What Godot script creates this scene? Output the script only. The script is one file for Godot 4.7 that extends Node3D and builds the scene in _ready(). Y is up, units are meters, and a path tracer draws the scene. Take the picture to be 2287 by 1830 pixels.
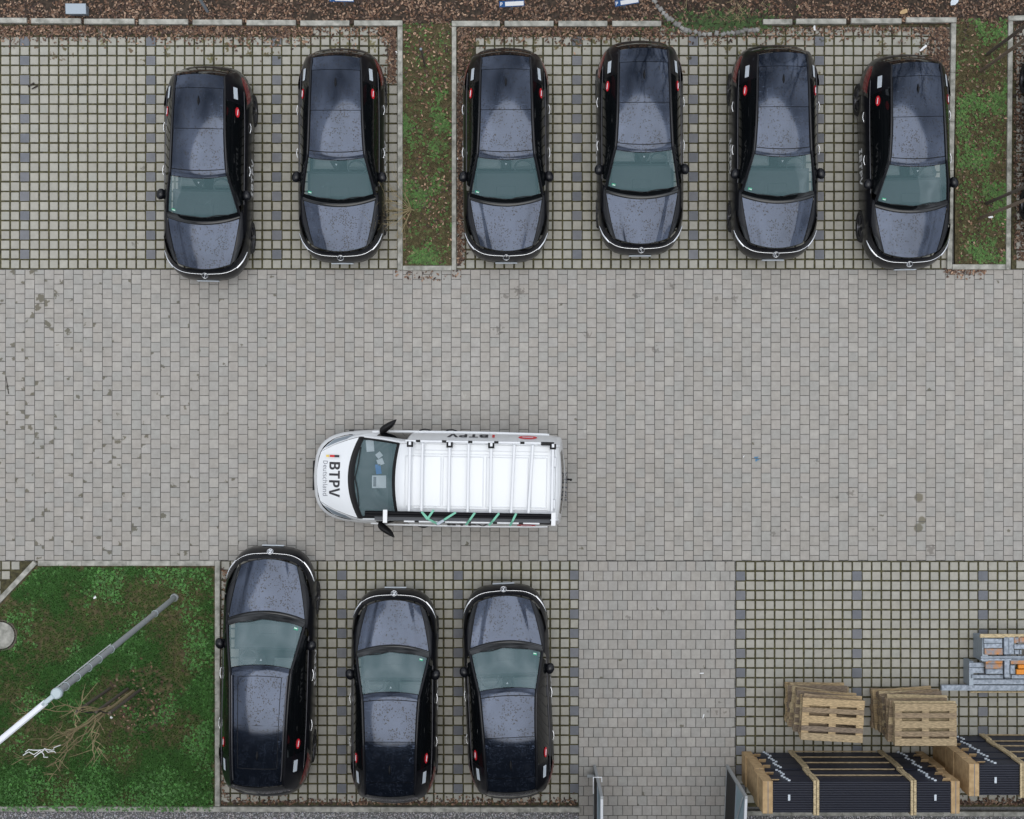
extends Node3D
# A parking yard seen from straight above on an overcast winter day.
# World: x to the right of the photograph, z towards its lower edge, y up, metres.

const EYE := 28.0          # camera height over the paving
const LENS := 2906.0       # focal length in photograph pixels
var rng := RandomNumberGenerator.new()
var M := {}                # materials
var taken := {}            # names in use

# ---------------------------------------------------------------- mesh builder
class Shape:
	var v := PackedVector3Array()
	var n := PackedVector3Array()
	var c := PackedColorArray()
	var ix := PackedInt32Array()
	var col := Color(1, 1, 1)

	func tri(a: Vector3, b: Vector3, d: Vector3) -> void:
		var nn := (b - a).cross(d - a).normalized()
		var k := v.size()
		v.append(a); v.append(b); v.append(d)
		n.append(nn); n.append(nn); n.append(nn)
		c.append(col); c.append(col); c.append(col)
		ix.append(k); ix.append(k + 2); ix.append(k + 1)

	func quad(a: Vector3, b: Vector3, d: Vector3, e: Vector3) -> void:
		var nn := (d - a).cross(e - b).normalized()
		var k := v.size()
		v.append(a); v.append(b); v.append(d); v.append(e)
		for q in 4:
			n.append(nn); c.append(col)
		ix.append(k); ix.append(k + 2); ix.append(k + 1)
		ix.append(k); ix.append(k + 3); ix.append(k + 2)

	# a box with its upper and lower edges chamfered by ch, placed by t
	func box(t: Transform3D, s: Vector3, ch := 0.0) -> void:
		var h := s * 0.5
		if ch <= 0.0:
			var p := []
			for y in [-1, 1]:
				for q in [[-1, -1], [1, -1], [1, 1], [-1, 1]]:
					p.append(t * Vector3(h.x * q[0], h.y * y, h.z * q[1]))
			quad(p[7], p[6], p[5], p[4]); quad(p[0], p[1], p[2], p[3])
			for k in 4:
				var m := (k + 1) % 4
				quad(p[k + 4], p[m + 4], p[m], p[k])
			return
		var rings := []
		for q in [[-1, 1], [-1, 0], [1, 0], [1, 1]]:
			var r := []
			var inx: float = h.x - ch * q[1]
			var inz: float = h.z - ch * q[1]
			var y: float = (h.y - (ch if q[1] == 0 else 0.0)) * q[0]
			for w in [[-1, -1], [1, -1], [1, 1], [-1, 1]]:
				r.append(t * Vector3(inx * w[0], y, inz * w[1]))
			rings.append(r)
		quad(rings[3][3], rings[3][2], rings[3][1], rings[3][0])
		quad(rings[0][0], rings[0][1], rings[0][2], rings[0][3])
		for k in 3:
			for m in 4:
				var o := (m + 1) % 4
				quad(rings[k + 1][m], rings[k + 1][o], rings[k][o], rings[k][m])

	func bx(at: Vector3, s: Vector3, ch := 0.0, turn := 0.0) -> void:
		box(Transform3D(Basis(Vector3.UP, turn), at), s, ch)

	# a bar from a to b, w wide (sideways) and h high
	func bar(a: Vector3, b: Vector3, w: float, h: float, ch := 0.0) -> void:
		var d := (b - a)
		var z := d.normalized()
		var up := Vector3.UP if absf(z.y) < 0.95 else Vector3.RIGHT
		var x := up.cross(z).normalized()
		var y := z.cross(x)
		box(Transform3D(Basis(x, y, z), (a + b) * 0.5), Vector3(w, h, d.length()), ch)

	# smooth grid of points; rows of equal length
	func grid(rows: Array, flip := false) -> void:
		var nr := rows.size()
		var nc: int = rows[0].size()
		var k := v.size()
		for i in nr:
			for j in nc:
				var du: Vector3 = rows[mini(i + 1, nr - 1)][j] - rows[maxi(i - 1, 0)][j]
				var dv: Vector3 = rows[i][mini(j + 1, nc - 1)] - rows[i][maxi(j - 1, 0)]
				var nn := du.cross(dv)
				if nn.length() < 1e-9:
					nn = Vector3.UP
				nn = nn.normalized()
				v.append(rows[i][j]); n.append(-nn if flip else nn); c.append(col)
		for i in nr - 1:
			for j in nc - 1:
				var a := k + i * nc + j
				var b := a + nc
				if flip:
					ix.append(a); ix.append(b); ix.append(b + 1)
					ix.append(a); ix.append(b + 1); ix.append(a + 1)
				else:
					ix.append(a); ix.append(b + 1); ix.append(b)
					ix.append(a); ix.append(a + 1); ix.append(b + 1)

	# round tube through pts, radius r at the start and r2 at the end
	func tube(pts: Array, r: float, r2 := -1.0, sides := 8, cap := true, flat := 1.0) -> void:
		if r2 < 0.0:
			r2 = r
		var rows := []
		var m := pts.size()
		for i in m:
			var d: Vector3 = (pts[mini(i + 1, m - 1)] - pts[maxi(i - 1, 0)]).normalized()
			var up := Vector3.UP if absf(d.y) < 0.92 else Vector3.RIGHT
			var x := up.cross(d).normalized()
			var y := d.cross(x)
			var rr := lerpf(r, r2, float(i) / (m - 1))
			var ring := []
			for s in sides + 1:
				var a := TAU * s / sides
				ring.append(pts[i] + x * cos(a) * rr + y * sin(a) * rr * flat)
			rows.append(ring)
		grid(rows, true)
		if cap:
			for e in 2:
				var ring: Array = rows[0] if e == 0 else rows[m - 1]
				var o: Vector3 = pts[0] if e == 0 else pts[m - 1]
				for s in sides:
					if e == 0:
						tri(o, ring[s + 1], ring[s])
					else:
						tri(o, ring[s], ring[s + 1])

	# lathe: profile of Vector2(radius, along) turned round axis of t (its y)
	func lathe(t: Transform3D, prof: Array, sides := 24) -> void:
		var rows := []
		for p in prof:
			var ring := []
			for s in sides + 1:
				var a := TAU * s / sides
				ring.append(t * Vector3(p.x * cos(a), p.y, p.x * sin(a)))
			rows.append(ring)
		for i in rows.size() - 1:
			grid([rows[i], rows[i + 1]])

	# flat polygon (fan) raised to a thickness: pts counter-clockwise seen from +up
	func slab(pts: Array, up: Vector3) -> void:
		var m := pts.size()
		var o := Vector3.ZERO
		for p in pts:
			o += p
		o /= m
		for k in m:
			var a: Vector3 = pts[k]
			var b: Vector3 = pts[(k + 1) % m]
			tri(o + up, a + up, b + up)
			tri(o, b, a)
			quad(a, b, b + up, a + up)

	func ball(at: Vector3, r: Vector3, b := Basis(), nu := 12, nv := 8) -> void:
		var rows := []
		for i in nv + 1:
			var ring := []
			var p := PI * i / nv - PI / 2
			for s in nu + 1:
				var a := TAU * s / nu
				ring.append(at + b * Vector3(r.x * cos(p) * cos(a), r.y * sin(p), r.z * cos(p) * sin(a)))
			rows.append(ring)
		grid(rows)

	func mesh() -> ArrayMesh:
		var arr := []
		arr.resize(Mesh.ARRAY_MAX)
		arr[Mesh.ARRAY_VERTEX] = v
		arr[Mesh.ARRAY_NORMAL] = n
		arr[Mesh.ARRAY_COLOR] = c
		arr[Mesh.ARRAY_INDEX] = ix
		var am := ArrayMesh.new()
		am.add_surface_from_arrays(Mesh.PRIMITIVE_TRIANGLES, arr)
		return am

# ---------------------------------------------------------------- scene helpers
func numbered(called: String) -> String:
	if not taken.has(called):
		taken[called] = 0
		return called
	taken[called] += 1
	return "%s_%03d" % [called, taken[called]]

func put(called: String, what, material: Material, parent: Node = null) -> MeshInstance3D:
	var o := MeshInstance3D.new()
	o.mesh = what.mesh() if what is Shape else what
	o.material_override = material
	if parent == null:
		o.name = numbered(called)
		add_child(o)
	else:
		o.name = called
		parent.add_child(o, true)
	return o

func thing(called: String, label: String, category: String, at := Vector3.ZERO, turn := 0.0, group := "") -> Node3D:
	var o := Node3D.new()
	o.name = numbered(called)
	add_child(o)
	o.position = at
	o.rotation.y = turn
	tag(o, label, category, group)
	return o

func tag(o: Node, label: String, category: String, group := "") -> void:
	o.set_meta("label", label)
	o.set_meta("category", category)
	if group != "":
		o.set_meta("group", group)

func structure(called: String, label: String) -> Node3D:
	var o := Node3D.new()
	o.name = numbered(called)
	add_child(o)
	o.set_meta("kind", "structure")
	o.set_meta("label", label)
	return o

func copy(o: Node3D, label: String, at: Vector3, turn: float) -> Node3D:
	var r: Node3D = o.duplicate()
	r.name = numbered(String(o.name).trim_suffix("_000"))
	add_child(r)
	r.position = at
	r.rotation.y = turn
	r.set_meta("label", label)
	return r

# photograph pixel -> point at height h over the paving
func px(x: float, y: float, h := 0.0) -> Vector3:
	var s := (EYE - h) / LENS
	return Vector3((x - 1143.5) * s, h, (y - 915.0) * s)

func mat(called: String, lin: Color, rough := 0.8, metal := 0.0, spec := 0.5) -> StandardMaterial3D:
	var m := StandardMaterial3D.new()
	m.resource_name = called
	m.albedo_color = lin.linear_to_srgb()
	m.roughness = rough
	m.metallic = metal
	m.metallic_specular = spec
	m.cull_mode = BaseMaterial3D.CULL_DISABLED
	M[called] = m
	return m

func noise_tex(seed_: int, freq: float, lo: Color, hi: Color, size := 512, octaves := 5, kind := FastNoiseLite.TYPE_SIMPLEX) -> ImageTexture:
	var f := FastNoiseLite.new()
	f.noise_type = kind
	f.seed = seed_
	f.frequency = freq
	f.fractal_octaves = octaves
	var src := f.get_seamless_image(size, size)
	src.convert(Image.FORMAT_L8)
	var d := src.get_data()
	var out := PackedByteArray()
	out.resize(size * size * 3)
	var lut := []
	for k in 256:
		var q := lo.lerp(hi, k / 255.0).linear_to_srgb()
		lut.append([int(q.r * 255), int(q.g * 255), int(q.b * 255)])
	for k in size * size:
		var q: Array = lut[d[k]]
		out[k * 3] = q[0]; out[k * 3 + 1] = q[1]; out[k * 3 + 2] = q[2]
	return ImageTexture.create_from_image(Image.create_from_data(size, size, false, Image.FORMAT_RGB8, out))

# gives a material a noise colour laid over the world in tiles of `tile` metres
func grain(m: StandardMaterial3D, t: Texture2D, tile: float, own := false) -> StandardMaterial3D:
	m.albedo_texture = t
	m.albedo_color = Color.WHITE
	m.uv1_triplanar = true
	m.uv1_world_triplanar = not own
	m.uv1_scale = Vector3.ONE / tile
	return m

# ---------------------------------------------------------------- light, air, camera
func _ready() -> void:
	rng.seed = 20240117
	var cam := Camera3D.new()
	cam.name = "camera"
	cam.position = Vector3(0, EYE, 0)
	cam.rotation_degrees = Vector3(-90, 0, 0)
	cam.fov = rad_to_deg(2.0 * atan(915.0 / LENS))
	cam.near = 0.5
	cam.far = 600.0
	add_child(cam)

	var env := Environment.new()
	env.background_mode = Environment.BG_SKY
	env.sky = Sky.new()
	env.sky.sky_material = overcast()
	env.background_energy_multiplier = 1.0
	env.tonemap_mode = Environment.TONE_MAPPER_LINEAR
	env.tonemap_exposure = 1.0
	env.sdfgi_enabled = true
	env.ssao_enabled = true
	env.ssil_enabled = true
	var we := WorldEnvironment.new()
	we.name = "environment"
	we.environment = env
	add_child(we)

	var sun := DirectionalLight3D.new()
	sun.name = "sun"
	sun.light_energy = 0.33
	sun.light_color = Color(1.0, 0.985, 0.96)
	sun.light_angular_distance = 44.0
	sun.shadow_enabled = true
	sun.rotation_degrees = Vector3(-84, 20, 0)
	add_child(sun)

	materials()
	build_ground()
	build_kerbs()
	build_surroundings()
	build_cars()
	build_van()
	build_garden()
	build_storage()
	build_gates()
	build_north_edge()
	build_litter()

# An even overcast: brighter overhead than at the horizon, broken by soft cloud.
func overcast() -> PanoramaSkyMaterial:
	var f := FastNoiseLite.new()
	f.seed = 11
	f.frequency = 1.15
	f.fractal_octaves = 5
	f.fractal_gain = 0.5
	var w := 768
	var h := 384
	var data := PackedFloat32Array()
	data.resize(w * h * 3)
	var k := 0
	for y in h:
		var el := PI * (0.5 - (y + 0.5) / h)
		for x in w:
			var az := TAU * (x + 0.5) / w
			var s := sin(el)
			var L := 0.6
			if s > 0.0:
				# cloud base as a flat sheet overhead, seen in perspective
				var d := Vector3(cos(el) * cos(az), s, cos(el) * sin(az))
				var p := d / (s + 0.18) * 1.7
				var q := f.get_noise_3d(p.x, 0.0, p.z) * 1.5
				L = 1.36 * (1.0 + 2.0 * s) / 3.0 * (1.0 + 0.95 * q)
			data[k] = L * 0.93; data[k + 1] = L * 0.985; data[k + 2] = L * 1.08
			k += 3
	var im := Image.create_from_data(w, h, false, Image.FORMAT_RGBF, data.to_byte_array())
	var m := PanoramaSkyMaterial.new()
	m.panorama = ImageTexture.create_from_image(im)
	return m

func materials() -> void:
	# paving
	mat("paver", Color(1, 1, 1), 0.9)
	M.paver.vertex_color_use_as_albedo = true
	M.paver.uv1_triplanar = true
	M.paver.uv1_world_triplanar = true
	M.paver.uv1_scale = Vector3.ONE / 24.0
	M.paver.uv1_offset = Vector3(0.5, 0.5, 0.5)
	grain(mat("joint_sand", Color(1, 1, 1), 0.95), noise_tex(3, 0.03, Color(0.03, 0.03, 0.028), Color(0.13, 0.125, 0.115), 512), 1.1)
	grain(mat("joint_moss", Color(1, 1, 1), 0.97), noise_tex(4, 0.02, Color(0.022, 0.02, 0.011), Color(0.105, 0.095, 0.045), 512), 1.3)
	grain(mat("soil", Color(1, 1, 1), 0.98), noise_tex(5, 0.025, Color(0.010, 0.008, 0.006), Color(0.075, 0.052, 0.036), 512), 1.7)
	grain(mat("moss_ground", Color(1, 1, 1), 0.98), noise_tex(6, 0.02, Color(0.03, 0.028, 0.012), Color(0.16, 0.13, 0.065), 512), 1.9)
	grain(mat("asphalt", Color(1, 1, 1), 0.95), noise_tex(7, 0.06, Color(0.09, 0.09, 0.09), Color(0.2, 0.2, 0.2), 512), 2.3)
	grain(mat("concrete", Color(1, 1, 1), 0.9), noise_tex(8, 0.012, Color(0.19, 0.19, 0.165), Color(0.5, 0.49, 0.44), 512), 1.6)
	mat("coloured", Color(1, 1, 1), 0.9)
	M.coloured.vertex_color_use_as_albedo = true
	mat("leaf", Color(1, 1, 1), 0.75)
	M.leaf.vertex_color_use_as_albedo = true
	M.leaf.backlight_enabled = true
	M.leaf.backlight = Color(0.25, 0.25, 0.25)
	# vehicles
	mat("rained_paint", Color(1, 1, 1), 0.11, 0.85, 0.5)
	var rain := rain_drops()
	grain(M.rained_paint, rain[1], 2.6)
	M.rained_paint.normal_enabled = true
	M.rained_paint.normal_texture = rain[0]
	M.rained_paint.normal_scale = 1.0
	M.rained_paint.clearcoat_enabled = true
	M.rained_paint.clearcoat = 0.6
	M.rained_paint.clearcoat_roughness = 0.07
	mat("black_paint", Color(0.006, 0.0065, 0.009), 0.35, 0.0, 0.3)
	M.black_paint.clearcoat_enabled = true
	M.black_paint.clearcoat = 0.4
	M.black_paint.clearcoat_roughness = 0.06
	mat("black_trim", Color(0.010, 0.010, 0.011), 0.55, 0.0, 0.35)
	mat("tyre", Color(0.018, 0.018, 0.019), 0.85)
	mat("chrome", Color(0.75, 0.76, 0.78), 0.16, 1.0)
	mat("alloy", Color(0.10, 0.10, 0.11), 0.35, 0.9)
	mat("dark_glass", Color(0.004, 0.005, 0.006), 0.05, 0.0, 0.5)
	mat("windscreen", Color(0.10, 0.17, 0.175), 0.04, 0.0, 0.6)
	M.windscreen.albedo_color = Color(0.20, 0.345, 0.375).linear_to_srgb()
	M.windscreen.albedo_color.a = 0.31
	M.windscreen.transparency = BaseMaterial3D.TRANSPARENCY_ALPHA
	mat("interior", Color(0.06, 0.068, 0.075), 0.8)
	mat("interior_light", Color(0.4, 0.44, 0.46), 0.8)
	mat("tail_red", Color(0.16, 0.006, 0.01), 0.15)
	mat("sticker_red", Color(0.72, 0.02, 0.035), 0.5)
	mat("white_plastic", Color(0.8, 0.81, 0.82), 0.45)
	mat("sticker_white", Color(0.62, 0.68, 0.74), 0.5)
	mat("sticker_green", Color(0.03, 0.42, 0.22), 0.5)
	mat("white_paint", Color(0.77, 0.79, 0.81), 0.32, 0.0, 0.5)
	M.white_paint.clearcoat_enabled = true
	M.white_paint.clearcoat = 0.6
	M.white_paint.clearcoat_roughness = 0.08
	mat("print_black", Color(0.012, 0.012, 0.018), 0.6)
	mat("print_grey", Color(0.17, 0.18, 0.21), 0.6)
	mat("print_red", Color(0.6, 0.03, 0.03), 0.6)
	mat("print_yellow", Color(0.85, 0.6, 0.12), 0.6)
	mat("aluminium", Color(0.58, 0.6, 0.63), 0.4, 0.25)
	mat("lashed_black", Color(0.007, 0.007, 0.009), 0.7, 0.0, 0.2)
	mat("tray_grey", Color(0.10, 0.105, 0.115), 0.6, 0.0, 0.3)
	mat("strap_green", Color(0.20, 0.52, 0.38), 0.8)
	# yard
	mat("post_grey", Color(0.36, 0.38, 0.39), 0.5, 0.0)
	mat("lamp_white", Color(0.78, 0.8, 0.86), 0.35)
	mat("lamp_cap", Color(0.45, 0.53, 0.56), 0.45)
	grain(mat("bark", Color(1, 1, 1), 0.95), noise_tex(12, 0.05, Color(0.03, 0.022, 0.014), Color(0.15, 0.11, 0.065), 256), 0.5)
	mat("twig", Color(0.36, 0.29, 0.16), 0.9)
	mat("twig_dark", Color(0.035, 0.026, 0.022), 0.9)
	mat("stake", Color(0.12, 0.10, 0.08), 0.95)
	mat("rubber", Color(0.012, 0.012, 0.012), 0.8)
	mat("galvanised", Color(0.30, 0.35, 0.40), 0.45, 0.35)
	grain(mat("steel", Color(1, 1, 1), 0.5, 0.3), noise_tex(14, 0.02, Color(0.15, 0.18, 0.22), Color(0.40, 0.45, 0.52), 256), 0.6)
	grain(mat("rusty", Color(1, 1, 1), 0.7, 0.1), noise_tex(15, 0.018, Color(0.60, 0.24, 0.04), Color(0.22, 0.27, 0.32), 256, 2), 0.9)
	mat("dark_panel", Color(0.012, 0.012, 0.014), 0.6)
	mat("frosted", Color(0.26, 0.37, 0.42), 0.4)
	mat("rail_black", Color(0.016, 0.019, 0.034), 0.38, 0.0, 0.45)
	grain(mat("cardboard", Color(1, 1, 1), 0.92), noise_tex(17, 0.015, Color(0.38, 0.25, 0.125), Color(0.58, 0.41, 0.22), 256), 0.9)
	for k in 5:
		var q: Array = [[0.50, 0.37, 0.21], [0.43, 0.33, 0.20], [0.32, 0.24, 0.155], [0.24, 0.185, 0.135], [0.60, 0.48, 0.29]][k]
		var b := Color(q[0], q[1], q[2])
		grain(mat("timber_%d" % k, Color(1, 1, 1), 0.93), noise_tex(20 + k, 0.03, b * 0.45, b * 1.3, 256, 5), 0.45)
		M["timber_%d" % k].uv1_scale = Vector3(0.9, 2.2, 5.0)

# Rain drops standing on the roofs and bonnets: small clear domes in a film of fine drizzle.
func rain_drops() -> Array:
	var n := 1024
	var h := PackedByteArray()
	h.resize(n * n)
	var f := FastNoiseLite.new()
	f.seed = 31
	f.frequency = 0.25
	f.fractal_octaves = 2
	var base := f.get_seamless_image(n, n)
	base.convert(Image.FORMAT_L8)
	var d := base.get_data()
	var out := PackedByteArray()
	out.resize(n * n * 3)
	for k in n * n:
		var l := 0.82 + 0.36 * d[k] / 255.0
		out[k * 3] = int(42 * l); out[k * 3 + 1] = int(51 * l); out[k * 3 + 2] = int(67 * l)
	var spread := FastNoiseLite.new()
	spread.seed = 5
	spread.frequency = 0.007
	var r := RandomNumberGenerator.new()
	r.seed = 77
	for k in 8500:
		var cx := r.randi_range(0, n - 1)
		var cy := r.randi_range(0, n - 1)
		if spread.get_noise_2d(cx, cy) + r.randf_range(-0.3, 0.3) < 0.0:
			continue
		var rad := r.randf_range(1.0, 1.9) if r.randf() < 0.5 else r.randf_range(2.2, 4.3)
		var e := r.randf_range(0.7, 1.4)
		for yy in range(-8, 9):
			for xx in range(-8, 9):
				var q := 1.0 - (xx * xx * e + yy * yy / e) / (rad * rad)
				if q > 0.0:
					var at := ((cy + yy + n) % n) * n + (cx + xx + n) % n
					if rad > 2.0:
						out[at * 3] = 14; out[at * 3 + 1] = 17; out[at * 3 + 2] = 26
					h[at] = maxi(h[at], int(sqrt(q) * rad * 36.0))
	var im := Image.create_from_data(n, n, false, Image.FORMAT_L8, h)
	im.convert(Image.FORMAT_RGBA8)
	im.bump_map_to_normal_map(3.5)
	return [ImageTexture.create_from_image(im), ImageTexture.create_from_image(Image.create_from_data(n, n, false, Image.FORMAT_RGB8, out))]

# ---------------------------------------------------------------- paving
var marks: Image            # stains and grime on the paving, 24 m square
const MARKS := 2048
var tones := []             # paver colours, linear
var block_meshes := {}

func mark_px(p: float) -> int:
	return int((p / 24.0 + 0.5) * MARKS)

func dab(at: Vector3, rad: float, colour: Color, amount: float, ragged := 0.6, seed_ := 1) -> void:
	var f := FastNoiseLite.new()
	f.seed = seed_
	f.frequency = 0.09
	var cx := mark_px(at.x)
	var cy := mark_px(at.z)
	var r := int(rad / 24.0 * MARKS)
	for y in range(maxi(cy - r * 2, 0), mini(cy + r * 2 + 1, MARKS)):
		for x in range(maxi(cx - r * 2, 0), mini(cx + r * 2 + 1, MARKS)):
			var d := Vector2(x - cx, y - cy).length() / maxf(r, 1.0)
			var q := 1.0 - d + f.get_noise_2d(x * 1.5, y * 1.5) * ragged * 2.0
			if q > 0.0:
				marks.set_pixel(x, y, marks.get_pixel(x, y).lerp(colour, amount * clampf(q * 4.0, 0.0, 1.0)))

func corner_mark(b: Array, seed_: int, strength: float) -> void:
	# mortar-grey crust that starts from one corner or edge of a block and stops at its joints
	var f := FastNoiseLite.new()
	f.seed = seed_
	f.frequency = 0.13
	var x0 := mark_px(b[0] - b[2] / 2); var x1 := mark_px(b[0] + b[2] / 2)
	var y0 := mark_px(b[1] - b[3] / 2); var y1 := mark_px(b[1] + b[3] / 2)
	var ox := rng.randf(); var oy := rng.randf()
	if rng.randf() < 0.7:
		ox = roundf(ox); oy = roundf(oy)
	for y in range(maxi(y0, 0), mini(y1 + 1, MARKS)):
		for x in range(maxi(x0, 0), mini(x1 + 1, MARKS)):
			var u := float(x - x0) / (x1 - x0) - ox
			var v := float(y - y0) / (y1 - y0) - oy
			var q := strength - sqrt(u * u + v * v) + f.get_noise_2d(x, y) * 0.35
			if q > 0.0:
				marks.set_pixel(x, y, marks.get_pixel(x, y).lerp(Color(0.6, 0.592, 0.54), 0.85))

func block_mesh(w: float, d: float, tone: int) -> ArrayMesh:
	var key := "%.3f %.3f %d" % [w, d, tone]
	if not block_meshes.has(key):
		var s := Shape.new()
		s.col = tones[tone]
		s.bx(Vector3(0, -0.03, 0), Vector3(w, 0.06, d), 0.004)
		block_meshes[key] = s.mesh()
	return block_meshes[key]

# lays the blocks [x, z, w, d, tone] under a paving: the 300 in mid-view singly, the others joined
func lay(parent: Node3D, called: String, blocks: Array, level: float) -> void:
	var near := []
	var i := 0
	for b in blocks:
		var whole: bool = b[2] > 0.165 and b[3] > 0.165 and absf(b[0]) < 10.8 and absf(b[1]) < 8.6
		near.append([Vector2(b[0], b[1]).length() + (0.0 if whole else 100.0), i])
		i += 1
	near.sort_custom(func(p, q): return p[0] < q[0])
	var rest := Shape.new()
	for k in near.size():
		var b: Array = blocks[near[k][1]]
		var dy := level + rng.randf_range(-0.0015, 0.0015)
		var turn := rng.randf_range(-0.012, 0.012)
		if k < 300 and near[k][0] < 90.0:
			var o := put(called, block_mesh(snappedf(b[2], 0.002), snappedf(b[3], 0.002), b[4]), M.paver, parent)
			o.position = Vector3(b[0], dy, b[1])
			o.rotation.y = turn
		else:
			rest.col = tones[b[4]]
			rest.bx(Vector3(b[0], dy - 0.03, b[1]), Vector3(b[2], 0.06, b[3]), 0.004, turn)
	if rest.v.size() > 0:
		var o := put(called + "_field", rest, M.paver, parent)
		o.set_meta("kind", "stuff")

func bed(called: String, x0: float, x1: float, z0: float, z1: float, y: float, m: Material, parent: Node = null) -> MeshInstance3D:
	var s := Shape.new()
	s.bx(Vector3((x0 + x1) / 2, y - 0.05, (z0 + z1) / 2), Vector3(x1 - x0, 0.1, z1 - z0))
	return put(called, s, m, parent)

# a field of wide-jointed blocks; column 0 is centred on cx, row 0 on cz, rows run by dz
func open_joint(parent: Node3D, cx: float, cz: float, dz: float, rows: int, x0: float, x1: float, dark: Array, keep: Callable) -> Array:
	var q := 0.2088
	var out := []
	var n0 := int(ceil((x0 + 0.03 - cx) / q - 0.5))
	var n1 := int(floor((x1 - 0.03 - cx) / q + 0.5))
	for r in rows:
		for n in range(n0, n1 + 1):
			var a := maxf(cx + n * q - 0.086, x0 + 0.012)
			var b := minf(cx + n * q + 0.086, x1 - 0.012)
			var z := cz + dz * r * q
			if b - a < 0.04 or not keep.call((a + b) / 2, z):
				continue
			var tone := rng.randi_range(0, 7) + 8
			if n in dark and r % 2 == 1:
				tone = 16 + rng.randi_range(0, 1)
			var full := 0.026 if tone >= 16 else 0.0
			var grow := full + rng.randf_range(-0.006, 0.004)
			out.append([(a + b) / 2 + rng.randf_range(-0.002, 0.002), z + rng.randf_range(-0.002, 0.002), b - a + grow, 0.172 + grow, tone])
	return out

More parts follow.
